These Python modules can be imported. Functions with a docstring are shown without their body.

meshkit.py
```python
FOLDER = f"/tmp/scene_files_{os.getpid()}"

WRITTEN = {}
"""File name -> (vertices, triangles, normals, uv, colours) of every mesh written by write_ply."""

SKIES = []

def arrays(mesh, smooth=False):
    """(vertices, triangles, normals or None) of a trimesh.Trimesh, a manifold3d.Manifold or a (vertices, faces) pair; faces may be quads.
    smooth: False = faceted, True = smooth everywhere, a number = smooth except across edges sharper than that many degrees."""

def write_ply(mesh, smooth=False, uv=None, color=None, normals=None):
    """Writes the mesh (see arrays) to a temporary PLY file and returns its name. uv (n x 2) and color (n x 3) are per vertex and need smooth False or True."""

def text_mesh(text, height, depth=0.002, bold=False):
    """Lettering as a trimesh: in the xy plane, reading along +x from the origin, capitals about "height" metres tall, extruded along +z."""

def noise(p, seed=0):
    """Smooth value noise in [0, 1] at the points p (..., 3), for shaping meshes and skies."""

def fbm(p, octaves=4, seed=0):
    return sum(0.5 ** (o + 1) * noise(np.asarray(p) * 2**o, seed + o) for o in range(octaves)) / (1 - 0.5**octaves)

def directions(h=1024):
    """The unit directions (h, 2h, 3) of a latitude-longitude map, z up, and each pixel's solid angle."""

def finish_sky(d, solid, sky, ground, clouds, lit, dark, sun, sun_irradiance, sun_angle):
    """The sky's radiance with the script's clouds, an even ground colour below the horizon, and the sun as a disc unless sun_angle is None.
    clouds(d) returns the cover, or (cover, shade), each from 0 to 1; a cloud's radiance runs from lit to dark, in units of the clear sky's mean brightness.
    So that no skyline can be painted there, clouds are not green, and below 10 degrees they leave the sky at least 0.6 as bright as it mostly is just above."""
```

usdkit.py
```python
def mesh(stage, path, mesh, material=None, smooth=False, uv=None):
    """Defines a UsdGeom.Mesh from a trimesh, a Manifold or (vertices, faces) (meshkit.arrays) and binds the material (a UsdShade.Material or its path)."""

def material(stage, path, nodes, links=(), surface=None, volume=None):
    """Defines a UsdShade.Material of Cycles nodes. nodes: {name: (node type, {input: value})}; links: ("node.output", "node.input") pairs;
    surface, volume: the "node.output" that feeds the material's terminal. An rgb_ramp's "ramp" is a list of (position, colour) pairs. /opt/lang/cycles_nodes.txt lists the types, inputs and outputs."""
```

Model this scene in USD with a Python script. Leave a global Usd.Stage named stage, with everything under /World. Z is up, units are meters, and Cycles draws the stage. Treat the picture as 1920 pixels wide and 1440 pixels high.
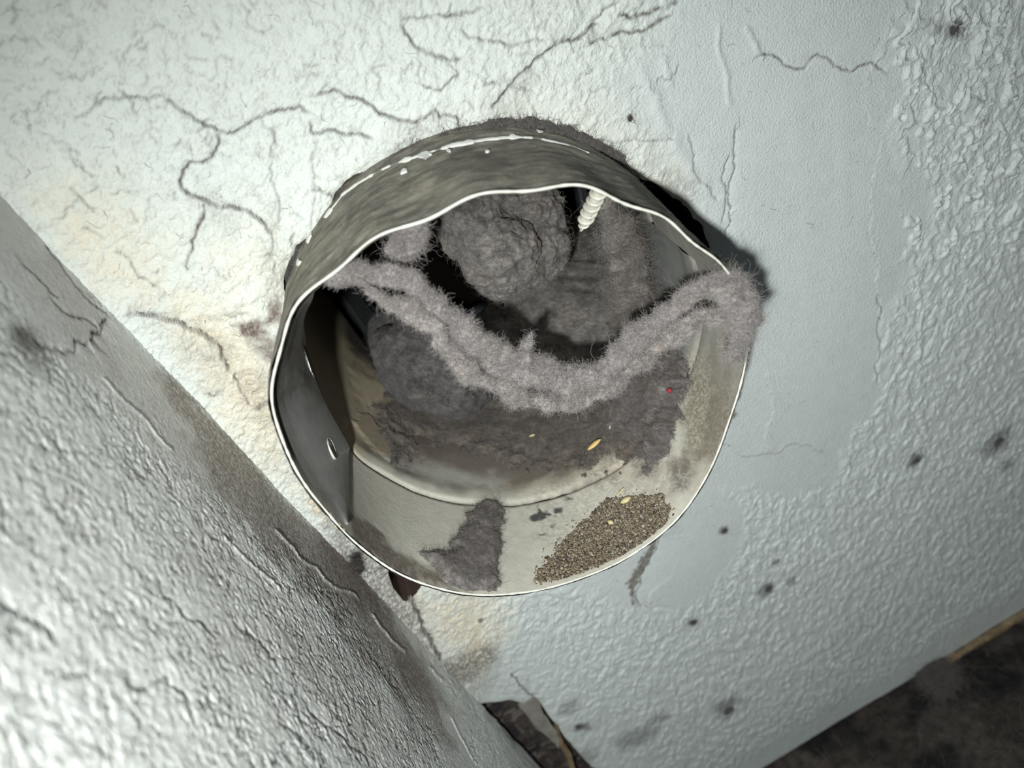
import math, numpy as np, trimesh, usdkit
from meshkit import noise, fbm
from pxr import Gf, Sdf, Usd, UsdGeom, UsdLux, UsdShade, Vt

# ------------------------------------------------------------------ stage, camera, light
stage = Usd.Stage.CreateInMemory()
UsdGeom.SetStageUpAxis(stage, UsdGeom.Tokens.z)
UsdGeom.SetStageMetersPerUnit(stage, 1.0)
world = UsdGeom.Xform.Define(stage, '/World')
stage.SetDefaultPrim(world.GetPrim())

F, W, H = 1450.0, 1920, 1440
RM = np.array([[0.85371, -0.30141, -0.42465], [-0.52063, -0.47702, -0.70809], [0.01086, 0.8256, -0.56416]])
u_, _, v_ = np.linalg.svd(RM); RM = u_ @ v_
CAM = np.array([0.06411, -0.17143, 0.36826])
RIGHT, DOWN, FWD = RM
cam = UsdGeom.Camera.Define(stage, '/World/camera')
m = np.eye(4); m[0, :3], m[1, :3], m[2, :3], m[3, :3] = RIGHT, -DOWN, -FWD, CAM
cam.AddTransformOp().Set(Gf.Matrix4d(*m.ravel().tolist()))
cam.CreateHorizontalApertureAttr(36.0); cam.CreateVerticalApertureAttr(27.0)
cam.CreateFocalLengthAttr(36.0 * F / W)
cam.CreateClippingRangeAttr(Gf.Vec2f(0.005, 20))
cam.CreateFStopAttr(14.0); cam.CreateFocusDistanceAttr(0.19)
cam.CreateExposureAttr(0.0)

LAMP = CAM - 0.019 * RIGHT + 0.028 * DOWN - 0.036 * FWD      # the hand-held light, left of and behind the lens
aim = FWD + math.tan(0.22) * RIGHT + math.tan(0.20) * DOWN; aim /= np.linalg.norm(aim)
lx = np.cross(aim, -DOWN); lx /= np.linalg.norm(lx); ly = np.cross(lx, aim)
flash = UsdLux.SphereLight.Define(stage, '/World/flash')
flash.CreateRadiusAttr(0.0035)
m = np.eye(4); m[0, :3], m[1, :3], m[2, :3], m[3, :3] = lx, ly, -aim, LAMP
flash.AddTransformOp().Set(Gf.Matrix4d(*m.ravel().tolist()))
flash.CreateIntensityAttr(6500.0); flash.CreateColorAttr(Gf.Vec3f(0.97, 1.0, 0.965))
shape = UsdLux.ShapingAPI.Apply(flash.GetPrim()); shape.CreateShapingConeAngleAttr(62.0); shape.CreateShapingConeSoftnessAttr(1.0)
dome = UsdLux.DomeLight.Define(stage, '/World/room_light')
dome.CreateIntensityAttr(0.02); dome.CreateColorAttr(Gf.Vec3f(0.85, 0.95, 1.0))

# ------------------------------------------------------------------ helpers
_used = {}
def numbered(path):
    n = _used.get(path, 0); _used[path] = n + 1
    return path if n == 0 else f'{path}_{n:03d}'

def tag(p, label=None, cat=None, group=None, kind=None):
    p = p.GetPrim() if hasattr(p, 'GetPrim') else p
    for k, v in (('label', label), ('category', cat), ('group', group), ('kind', kind)):
        if v: p.SetCustomDataByKey(k, v)
    return p

def thing(name, label=None, cat=None, loc=(0, 0, 0), group=None, kind=None):
    x = UsdGeom.Xform.Define(stage, numbered('/World/' + name)); x.AddTranslateOp().Set(Gf.Vec3d(*map(float, loc)))
    return tag(x, label, cat, group, kind)

def origin(parent):
    if parent is None: return np.zeros(3)
    p = parent
    while str(p.GetPath().GetParentPath()) != '/World': p = p.GetParent()
    t = UsdGeom.Xformable(p).GetLocalTransformation().ExtractTranslation()
    return np.array([t[0], t[1], t[2]])

def obj(name, mesh, mat, parent=None, smooth=True, col=None, label=None, cat=None, group=None, kind=None):
    path = numbered((str(parent.GetPath()) if parent else '/World') + '/' + name)
    v, f = (mesh[0], mesh[1]) if isinstance(mesh, (tuple, list)) else (mesh.vertices, mesh.faces)
    v = np.asarray(v, float) - origin(parent)
    g = usdkit.mesh(stage, path, (v, np.asarray(f, int)), mat, smooth=smooth)
    if col is not None:
        UsdGeom.PrimvarsAPI(g).CreatePrimvar('col', Sdf.ValueTypeNames.Color3fArray, 'vertex').Set(Vt.Vec3fArray.FromNumpy(np.asarray(col, np.float32)))
    return tag(g, label, cat, group, kind)

def curves(name, P, width, mat, parent=None, label=None, cat=None, group=None, kind='stuff'):
    """P: (n fibres, k points, 3)"""
    n, k, _ = P.shape
    path = numbered((str(parent.GetPath()) if parent else '/World') + '/' + name)
    c = UsdGeom.BasisCurves.Define(stage, path)
    c.CreateTypeAttr('linear')
    c.CreateCurveVertexCountsAttr(Vt.IntArray.FromNumpy(np.full(n, k, np.int32)))
    c.CreatePointsAttr(Vt.Vec3fArray.FromNumpy((P - origin(parent)).reshape(-1, 3).astype(np.float32)))
    w = np.broadcast_to(np.asarray(width, float).reshape(-1, 1) * np.linspace(1, 0.45, k), (n, k)).ravel()
    c.CreateWidthsAttr(Vt.FloatArray.FromNumpy(w.astype(np.float32))); c.SetWidthsInterpolation('vertex')
    UsdShade.MaterialBindingAPI.Apply(c.GetPrim()).Bind(mat)
    return tag(c, label, cat, group, kind)

def sstep(a, b, x):
    t = np.clip((x - a) / (b - a), 0, 1); return t * t * (3 - 2 * t)

def ray(px, py):
    return np.array([(px - W / 2) / F, (py - H / 2) / F, 1.0]) @ RM
def on_wall(px, py, y=0.0):
    d = ray(px, py); P = CAM + d * ((y - CAM[1]) / d[1]); return P
def on_left(px, py):
    d = ray(px, py); return CAM + d * (-CAM[0] / d[0])
def on_floor(px, py):
    d = ray(px, py); return CAM + d * (-CAM[2] / d[2])
def wall_uv(pts): return np.array([on_wall(*p)[[0, 2]] for p in pts])
def left_uv(pts): return np.array([on_left(*p)[[1, 2]] for p in pts])

# duct frame: O base centre in the wall plane, AX out of the wall, E1 left, E2 down
R0 = 0.0508
O = np.array([0.06862, 0, 0.26782]); AX = np.array([-0.05664433, -0.99831392, -0.01267859]); AX /= np.linalg.norm(AX)
E1 = np.cross(AX, [0, 0, 1.0]); E1 /= np.linalg.norm(E1); E2 = -np.cross(E1, AX)
PROT, T_END = 0.03941, -0.098
HARM = np.array([[-0.0307, -0.0303, 0.0039, 0.0453], [-0.0077, -0.0119, 0.0044, -0.0192], [0.0014, 0.0083, -0.0079, -0.0116], [-0.0145, 0.0193, -0.006, -0.0171]])
def d_rad(th):
    r = sum(HARM[k - 2, 0] * np.cos(k * th) + HARM[k - 2, 1] * np.sin(k * th) for k in range(2, 6))
    wave = 0.010 * np.sin(17 * th + 0.6) * (0.10 + 0.90 * sstep(0.2, 0.9, np.cos(th + 1.75)))
    return R0 * (r + wave * 1.15)
def d_t(th):
    return R0 * sum(HARM[k - 2, 2] * np.cos(k * th) + HARM[k - 2, 3] * np.sin(k * th) for k in range(2, 6))
def t_end(th): return -0.060 - 0.044 * sstep(math.radians(45), math.radians(12), th) * sstep(math.radians(-150), math.radians(-100), th)
def d_w(t): return sstep(0, PROT, t)
def duct_r(th, t): return R0 + d_w(t) * d_rad(th)
def duct_pt(th, t, h=0.0):
    """point on the pipe at angle th, axial t, h metres inside the sheet"""
    th, t = np.asarray(th, float), np.asarray(t, float)
    r = duct_r(th, t) - h
    return O + t[..., None] * AX + r[..., None] * (np.cos(th)[..., None] * E1 + np.sin(th)[..., None] * E2)
def on_duct(px, py, far=True):
    """(theta, t) where the line of sight meets the pipe's inside (far) or outside"""
    d = ray(px, py); o = CAM - O; do = d - AX * (d @ AX); oo = o - AX * (o @ AX); r = R0
    for _ in range(8):
        a, b, c = do @ do, 2 * do @ oo, oo @ oo - r * r
        D = max(b * b - 4 * a * c, 0.0)
        s = (-b + (1 if far else -1) * D ** 0.5) / (2 * a); P = o + d * s
        th, t = math.atan2(P @ E2, P @ E1), P @ AX
        r = 0.5 * r + 0.5 * float(duct_r(th, min(t, PROT)))
    return th, t
def duct_uv(pts, far=True):
    q = np.array([on_duct(*p, far) for p in pts]); q[:, 0] = np.unwrap(q[:, 0]); return np.c_[q[:, 0] * R0, q[:, 1]]
def at_t(px, py, t):
    """point on the line of sight in the plane t metres out along the pipe's axis"""
    d = ray(px, py); return CAM + d * (((O + AX * t - CAM) @ AX) / (d @ AX))

def jag(pts, amp, seed, levels=3):
    """fractal midpoint subdivision of a polyline"""
    r = np.random.default_rng(seed); p = np.asarray(pts, float)
    for _ in range(levels):
        a, b = p[:-1], p[1:]; d = b - a; nrm = np.c_[-d[:, 1], d[:, 0]]
        mid = (a + b) / 2 + nrm * r.uniform(-amp, amp, (len(d), 1))
        q = np.empty((len(p) + len(mid), 2)); q[0::2] = p; q[1::2] = mid; p = q
    return p

def seg_dist(U, V, pts):
    """distance, signed side and position along (0..1) of a polyline"""
    best = np.full(U.shape, 1e9); side = np.zeros(U.shape); along = np.zeros(U.shape)
    L = np.r_[0, np.cumsum(np.linalg.norm(np.diff(pts, axis=0), axis=1))]
    for i in range(len(pts) - 1):
        a, b = pts[i], pts[i + 1]; d = b - a; l2 = d @ d
        if l2 == 0: continue
        s = np.clip(((U - a[0]) * d[0] + (V - a[1]) * d[1]) / l2, 0, 1)
        dx, dy = U - a[0] - s * d[0], V - a[1] - s * d[1]
        q = dx * dx + dy * dy; k = q < best
        best = np.where(k, q, best); side = np.where(k, np.sign(d[0] * dy - d[1] * dx), side)
        along = np.where(k, (L[i] + s * math.sqrt(l2)) / L[-1], along)
    return np.sqrt(best), side, along

def poly_sd(U, V, poly):
    """signed distance to a closed polygon, negative inside"""
    P = np.vstack([poly, poly[:1]]); d, _, _ = seg_dist(U, V, P)
    inside = np.zeros(U.shape, bool)
    for (x0, y0), (x1, y1) in zip(P[:-1], P[1:]):
        if y0 == y1: continue
        inside ^= ((y0 > V) != (y1 > V)) & (U < (x1 - x0) * (V - y0) / (y1 - y0) + x0)
    return np.where(inside, -d, d)

class Field:
    """a height and colour field over a surface with coordinates U, V in metres"""
    def __init__(self, U, V, base):
        self.U, self.V = U, V; self.h = np.zeros(U.shape); self.col = np.tile(np.asarray(base, float), (len(U), 1))
        self.scale = 1.0
    def P(self, s, seed=0): return np.c_[self.U * s, self.V * s, np.full(len(self.U), seed * 7.31)]
    def near(self, pts, rad):
        lo, hi = pts.min(0) - rad, pts.max(0) + rad
        return np.nonzero((self.U > lo[0]) & (self.U < hi[0]) & (self.V > lo[1]) & (self.V < hi[1]))[0]
    def paint(self, idx, a, color):
        a = np.clip(a, 0, 1)[:, None]; self.col[idx] = self.col[idx] * (1 - a) + np.asarray(color) * a
    def crack(self, pts, step=0.0, reach=0.003, groove=0.0002, gw=0.0003, dirt=0.6, dw=0.0003, color=(0.13, 0.11, 0.10), amp=0.12, seed=1, levels=3):
        pts = jag(pts, amp, seed, levels); i = self.near(pts, max(reach, dw) * 3)
        if len(i) == 0: return
        d, s, al = seg_dist(self.U[i], self.V[i], pts)
        end = sstep(0, 0.06, al) * sstep(0, 0.06, 1 - al)
        if step: self.h[i] += step * np.exp(-d / reach) * (np.sign(step) * s * np.sign(step) > 0) * end
        self.h[i] -= groove * np.exp(-(d / gw) ** 2) * end
        n = noise(np.c_[self.U[i] * 900, self.V[i] * 900, d * 0 + seed])
        self.paint(i, dirt * (0.45 + 0.9 * n) * np.exp(-(d / dw) ** 2) * (0.3 + 0.7 * end), color)
    def ridge(self, pts, h, w, amp=0.08, seed=1, color=None, a=0.5):
        pts = jag(pts, amp, seed, 2); i = self.near(pts, w * 3)
        if len(i) == 0: return
        d, s, al = seg_dist(self.U[i], self.V[i], pts); e = np.exp(-(d / w) ** 2) * sstep(0, 0.1, al) * sstep(0, 0.1, 1 - al)
        self.h[i] += h * e
        if color is not None: self.paint(i, e * a, color)
    def patch(self, poly, color, a=1.0, feather=0.002, rough=0.002, ns=400, seed=1, dh=0.0, speck=0.0, ss=1800):
        poly = np.asarray(poly); i = self.near(poly, feather * 3 + rough)
        if len(i) == 0: return i, None
        P3 = np.c_[self.U[i], self.V[i], np.zeros(len(i))]
        sd = poly_sd(self.U[i], self.V[i], poly) + rough * 2 * (fbm(P3 * ns + seed * 3.7, 4, seed) - 0.5)
        mk = 1 - sstep(-feather, feather, sd)
        k = mk * a
        if speck: k = mk * a * np.clip(1 - speck + speck * 2.4 * sstep(0.40, 0.66, fbm(P3 * ss + seed, 2, seed + 5)), 0, 1)
        if color is not None: self.paint(i, k, color)
        self.h[i] += dh * mk
        return i, mk
    def spot(self, c, r, color, a=0.8, seed=1, dh=0.0):
        t = np.linspace(0, 2 * np.pi, 10, endpoint=False)
        self.patch(np.c_[c[0] + r * np.cos(t), c[1] + r * np.sin(t)], color, a, r * 0.55, r * 0.9, 0.9 / r, seed, dh)

def grid_faces(nu, nv):
    i = np.arange(nu * nv).reshape(nu, nv); a, b, c, d = i[:-1, :-1], i[1:, :-1], i[1:, 1:], i[:-1, 1:]
    return np.stack([a, b, c, d], -1).reshape(-1, 4)
def tri(q): return np.vstack([q[:, [0, 1, 2]], q[:, [0, 2, 3]]])
def compact(v, f, *extra):
    used = np.unique(f); m = np.full(len(v), -1); m[used] = np.arange(len(used))
    return (v[used], m[f]) + tuple(e[used] for e in extra)
def axis(*spans):
    """non-uniform samples: (start, stop, step) spans"""
    return np.unique(np.round(np.concatenate([np.arange(a, b, s) for a, b, s in spans]), 6))

# ------------------------------------------------------------------ materials
LK = '/World/Looks/'
def surf(name, rough=0.5, bump=0.0, bscale=2000, speck=0.0, sscale=3000, speck_col=(0.2, 0.18, 0.16), spec=0.5, color=None, metallic=0.0, sheen=0.0, vary=0.12, detail=4):
    nd = {'g': ('geometry', {}), 'p': ('principled_bsdf', {'roughness': rough, 'specular_ior_level': spec, 'metallic': metallic, 'sheen_weight': sheen, 'sheen_roughness': 0.6}),
          'n': ('noise_texture', {'scale': bscale, 'detail': detail, 'roughness': 0.6}),
          'nv': ('noise_texture', {'scale': 260.0, 'detail': 5, 'roughness': 0.6}),
          'rv': ('rgb_ramp', {'ramp': [(0.3, (1 - vary,) * 3), (0.7, (1 + vary * 0.3,) * 3)]}),
          'mv': ('mix_color', {'blend_type': 'multiply', 'fac': 1.0, 'use_clamp': False})}
    ln = [('g.position', 'n.vector'), ('g.position', 'nv.vector'), ('nv.fac', 'rv.fac'), ('rv.color', 'mv.b')]
    if color is None:
        nd['a'] = ('attribute', {'attribute': 'col'}); ln.append(('a.color', 'mv.a'))
    else: nd['mv'][1]['a'] = color
    last = 'mv.result'
    if speck:
        nd['ns'] = ('noise_texture', {'scale': sscale, 'detail': 2, 'roughness': 0.7})
        nd['rs'] = ('rgb_ramp', {'ramp': [(0.60, (0, 0, 0)), (0.72, (speck,) * 3)]})
        nd['ms'] = ('mix_color', {'b': speck_col})
        ln += [('g.position', 'ns.vector'), ('ns.fac', 'rs.fac'), ('rs.color', 'ms.fac'), (last, 'ms.a')]; last = 'ms.result'
    ln.append((last, 'p.base_color'))
    if bump:
        nd['b'] = ('bump', {'strength': 1.0, 'distance': bump}); ln += [('n.fac', 'b.height'), ('b.normal', 'p.normal')]
    return usdkit.material(stage, LK + name, nd, ln, surface='p.BSDF')

M_PAINT = surf('wall_paint', rough=0.45, bump=0.00040, bscale=1700, speck=0.22, sscale=2600, vary=0.06)
M_PAINT_L = surf('left_wall_paint', rough=0.75, spec=0.15, bump=0.0006, bscale=1500, detail=6, speck=0.28, sscale=2200, vary=0.08)
M_DUCT = surf('duct_sheet', rough=0.55, bump=0.00010, bscale=2600, speck=0.35, sscale=3200, speck_col=(0.10, 0.085, 0.07), vary=0.12)
M_OUTER = surf('duct_dusty_outside', rough=0.85, bump=0.0012, bscale=2200, speck=0.6, sscale=2600, speck_col=(0.07, 0.06, 0.05), vary=0.45)
M_RIM = surf('duct_cut_edge', rough=0.4, color=(0.78, 0.78, 0.70), vary=0.15, spec=0.6)
M_WHITE = surf('white_paint_chip', rough=0.5, color=(0.80, 0.80, 0.76), bump=0.0001, vary=0.1)
M_CRUMB = surf('plaster_crumb_mat', rough=0.8, color=(0.55, 0.49, 0.38), bump=0.0004, bscale=2500, vary=0.4)
M_LINT = surf('lint', rough=1.0, bump=0.0004, bscale=3600, spec=0.03, sheen=0.2, vary=0.35, detail=7, speck=0.55, sscale=2400, speck_col=(0.50, 0.46, 0.43))
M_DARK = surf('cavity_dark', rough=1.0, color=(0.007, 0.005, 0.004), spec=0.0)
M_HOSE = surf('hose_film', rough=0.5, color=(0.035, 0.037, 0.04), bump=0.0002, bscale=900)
M_FLOOR = surf('dusty_floor', rough=0.95, bump=0.0012, bscale=900, spec=0.1, speck=0.5, sscale=1500, speck_col=(0.015, 0.013, 0.012), vary=0.5)
M_WOOD = surf('old_wood', rough=0.8, color=(0.26, 0.19, 0.11), bump=0.0004, bscale=900, vary=0.5, speck=0.8, sscale=700, speck_col=(0.05, 0.04, 0.03))
M_PAPER = surf('grey_paper', rough=0.9, color=(0.26, 0.25, 0.22), bump=0.0002, vary=0.3, speck=0.4, sscale=1800)
M_SCREW = surf('screw_metal', rough=0.45, color=(0.70, 0.68, 0.60), metallic=0.15, bump=0.00008, bscale=3000, vary=0.3)
M_SAND = surf('sand_grain', rough=0.6, vary=0.1)
M_SEED = surf('seed_husk', rough=0.5, color=(0.75, 0.55, 0.20), vary=0.3)
M_SEED2 = surf('pale_seed', rough=0.5, color=(0.72, 0.62, 0.34), vary=0.3)
M_RED = surf('red_thread', rough=0.8, color=(0.40, 0.03, 0.045))
def fibre_mat(name, stops):
    return usdkit.material(stage, LK + name, {'g': ('geometry', {}), 'n': ('noise_texture', {'scale': 2600.0, 'detail': 3, 'roughness': 0.8}), 'r': ('rgb_ramp', {'ramp': stops}),
        'd': ('diffuse_bsdf', {'roughness': 0.5}), 't': ('translucent_bsdf', {}), 'm': ('mix_closure', {'fac': 0.3})},
        [('g.position', 'n.vector'), ('n.fac', 'r.fac'), ('r.color', 'd.color'), ('r.color', 't.color'), ('d.BSDF', 'm.closure1'), ('t.BSDF', 'm.closure2')], surface='m.closure')
M_FIB = fibre_mat('lint_fibre', [(0.30, (0.07, 0.062, 0.070)), (0.44, (0.26, 0.24, 0.25)), (0.56, (0.42, 0.39, 0.37)), (0.70, (0.74, 0.68, 0.60))])
M_FIB_B = fibre_mat('lint_fibre_brown', [(0.3, (0.09, 0.08, 0.076)), (0.5, (0.20, 0.18, 0.17)), (0.7, (0.38, 0.34, 0.295))])
M_FIB_D = fibre_mat('dust_fibre_dark', [(0.3, (0.05, 0.045, 0.04)), (0.6, (0.13, 0.115, 0.10)), (0.8, (0.35, 0.31, 0.26))])

PAINT = np.array([0.76, 0.81, 0.78]); CREAM = np.array([0.84, 0.76, 0.60]); BLUISH = np.array([0.66, 0.72, 0.73])
BROWN = np.array([0.17, 0.135, 0.11]); SOOT = np.array([0.07, 0.06, 0.06]); MAROON = np.array([0.13, 0.085, 0.08]); GREYD = np.array([0.22, 0.20, 0.195])

# ------------------------------------------------------------------ back wall
xs = axis((-0.006, 0.236, 0.0004), (0.236, 0.30, 0.0009), (0.30, 0.46, 0.004))
zs = axis((0.0, 0.10, 0.0007), (0.10, 0.19, 0.00045), (0.19, 0.382, 0.00036), (0.382, 0.40, 0.0012), (0.40, 0.60, 0.008))
UU, VV = np.meshgrid(xs, zs, indexing='ij'); nu, nv = UU.shape
B = Field(UU.ravel(), VV.ravel(), PAINT)
wl = wall_uv
# where the sprayed texture is, and where the mud was trowelled smooth
tex_poly = wl([(1770, -60), (1740, 60), (1700, 150), (1730, 250), (1740, 420), (1700, 520), (1660, 600), (1650, 740), (1590, 830), (1570, 900), (1500, 925), (1370, 920), (1400, 1000), (1370, 1080), (1290, 1140), (1200, 1150), (1120, 1100), (930, 1110), (900, 1160), (920, 1300), (1000, 1320), (1200, 1560), (1300, 1800), (2400, 1100), (2600, 0), (2200, -300)])
pts = B.P(1.0)
sd = poly_sd(B.U, B.V, tex_poly) + 0.012 * (fbm(B.P(150, 2), 3, 3) - 0.5)
TEX = (1 - sstep(-0.004, 0.004, sd)) * (0.12 + 0.88 * sstep(0.006, 0.024, B.V + 0.012 * (fbm(B.P(120, 18), 3, 5) - 0.5))) * (0.55 + 0.45 * sstep(0.012, 0.05, B.U))
splat_i = wl([(1690, 20), (1640, 140), (1700, 330), (1690, 480), (1920, 480), (1950, -80), (1740, -80)])
SPL = 1 - sstep(-0.004, 0.004, poly_sd(B.U, B.V, splat_i))
rough_poly = wl([(-400, -300), (1230, -300), (1260, 60), (1170, 150), (1240, 250), (1330, 400), (1200, 700), (800, 1500), (560, 1250), (200, 800), (-300, 300)])
RGH = 1 - sstep(-0.01, 0.006, poly_sd(B.U, B.V, rough_poly))
wx, wy = noise(B.P(420, 3)) - 0.5, noise(B.P(420, 4)) - 0.5
Q = np.c_[B.U * 620 + wx * 1.3, B.V * 480 + wy * 1.3, np.zeros(len(B.U))]
n1 = fbm(Q, 3, 11); n2 = fbm(Q * 2.3 + 5, 2, 12); n0 = fbm(B.P(190, 5), 3, 13)
peel = 0.00048 * sstep(0.34, 0.68, n1) * (0.45 + 1.1 * n0) + 0.00020 * n2
c1 = np.exp(-(np.abs(fbm(np.c_[B.U * 330 + wx * 1.4, B.V * 280 + wy * 1.4, B.U * 0], 4, 14) - 0.5) / 0.028) ** 2) * sstep(0.36, 0.56, fbm(B.P(160, 15), 3, 15))
B.h += TEX * (peel - 0.00020 * c1)
Q2 = np.c_[B.U * 210 + wx * 1.5, B.V * 150 + wy * 1.5, np.ones(len(B.U))]
B.h += SPL * 0.0008 * sstep(0.54, 0.64, fbm(Q2, 3, 21)) * (0.5 + n1)
B.h += (1 - TEX) * 0.00008 * (n2 - 0.5)
B.h += RGH * (0.0009 * (fbm(B.P(75, 6), 4, 31) - 0.5) + 0.00022 * np.abs(fbm(B.P(210, 7), 4, 32) - 0.5) * 2 + 0.00035 * sstep(0.47, 0.6, fbm(B.P(620, 8), 4, 33)))
cv = np.exp(-(np.abs(fbm(np.c_[B.U * 430 + wx, B.V * 430 + wy, B.U * 0 + 3], 4, 36) - 0.5) / 0.016) ** 2) * sstep(0.44, 0.60, fbm(B.P(140, 16), 3, 37))
cv = np.maximum(cv, 0.8 * np.exp(-(np.abs(fbm(np.c_[B.U * 1000 + wx, B.V * 900 + wy, B.U * 0 + 5], 3, 38) - 0.5) / 0.022) ** 2) * sstep(0.46, 0.60, fbm(B.P(230, 17), 3, 39)))
B.h -= RGH * 0.00022 * cv
B.h += (1 - RGH) * (1 - TEX) * 0.0004 * (fbm(B.P(45, 9), 3, 34) - 0.5)
B.h += 0.0016 * (fbm(B.P(18, 10), 2, 35) - 0.5)
# colour: cooler on the newer smooth paint, cream where old plaster shows
k = 1 - RGH
B.paint(np.arange(len(B.U)), 0.75 * k, BLUISH)
B.paint(np.arange(len(B.U)), (0.42 * RGH + 0.05) * (1 - TEX) * cv, (0.36, 0.33, 0.28))
cr = [([(60, 340), (170, 400), (330, 560), (470, 620), (530, 760), (510, 860), (420, 760), (320, 590), (180, 520)], 0.75),
      ([(360, 590), (470, 650), (540, 760), (530, 860), (600, 960), (540, 900), (430, 760)], 0.8),
      ([(130, 330), (240, 330), (310, 470), (240, 520), (150, 430)], 0.4),
      ([(790, 1125), (860, 1112), (925, 1120), (935, 1180), (900, 1250), (820, 1200), (800, 1170)], 0.85),
      ([(360, 420), (520, 430), (530, 600), (420, 620), (360, 520)], 0.35),
      ([(860, 240), (960, 190), (1130, 220), (1290, 350), (1180, 300), (1000, 235)], 0.35)]
for n, (pl, a) in enumerate(cr): B.patch(wl(pl), CREAM, a, 0.009, 0.005, 300, 40 + n, speck=0.5, ss=700)
for n, (pl, a, c) in enumerate([([(600, 930), (690, 1030), (770, 1120), (800, 1200), (860, 1330), (780, 1260), (640, 1090)], 0.8, BROWN),
      ([(880, 1215), (925, 1200), (935, 1240), (880, 1270), (830, 1300), (820, 1250)], 0.85, BROWN), ([(830, 1235), (930, 1260), (900, 1330), (840, 1330)], 0.5, BROWN),
      ([(445, 610), (500, 590), (520, 560), (530, 600), (500, 622), (455, 622)], 0.95, MAROON), ([(470, 645), (540, 640), (545, 690), (500, 665)], 0.8, MAROON),
      ([(510, 510), (540, 520), (530, 600), (505, 580)], 0.6, BROWN), ([(500, 480), (520, 390), (530, 400), (530, 520)], 0.35, BROWN),
      ([(330, 620), (420, 650), (400, 700), (340, 660)], 0.4, GREYD), ([(380, 370), (440, 400), (430, 440), (390, 420)], 0.3, BROWN),
      ([(920, 190), (1000, 140), (960, 250), (900, 240)], 0.35, BROWN), ([(740, 250), (820, 215), (850, 250), (760, 290), (690, 330)], 0.45, BROWN),
      ([(1220, 310), (1290, 340), (1300, 400), (1240, 360)], 0.45, BROWN), ([(430, 690), (510, 700), (530, 800), (470, 790)], 0.3, BROWN),
      ([(1300, 560), (1380, 470), (1450, 540), (1420, 660)], 0.0, BROWN)]):
    B.patch(wl(pl), c, a, 0.0018 if c is MAROON else 0.004, 0.004, 400, 60 + n, speck=0.25 if c is MAROON else 0.7, ss=2400)
B.patch(wl([(250, 560), (700, 700), (1000, 1320), (800, 1300), (500, 900)]), BROWN, 0.22, 0.006, 0.01, 200, 90, speck=0.9, ss=2600)
B.patch(wl([(1237, 1006), (1221, 1018), (1176, 1091), (1185, 1132), (1193, 1095), (1221, 1050)]), BROWN, 0.9, 0.0006, 0.002, 700, 91, speck=0.2)
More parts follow.
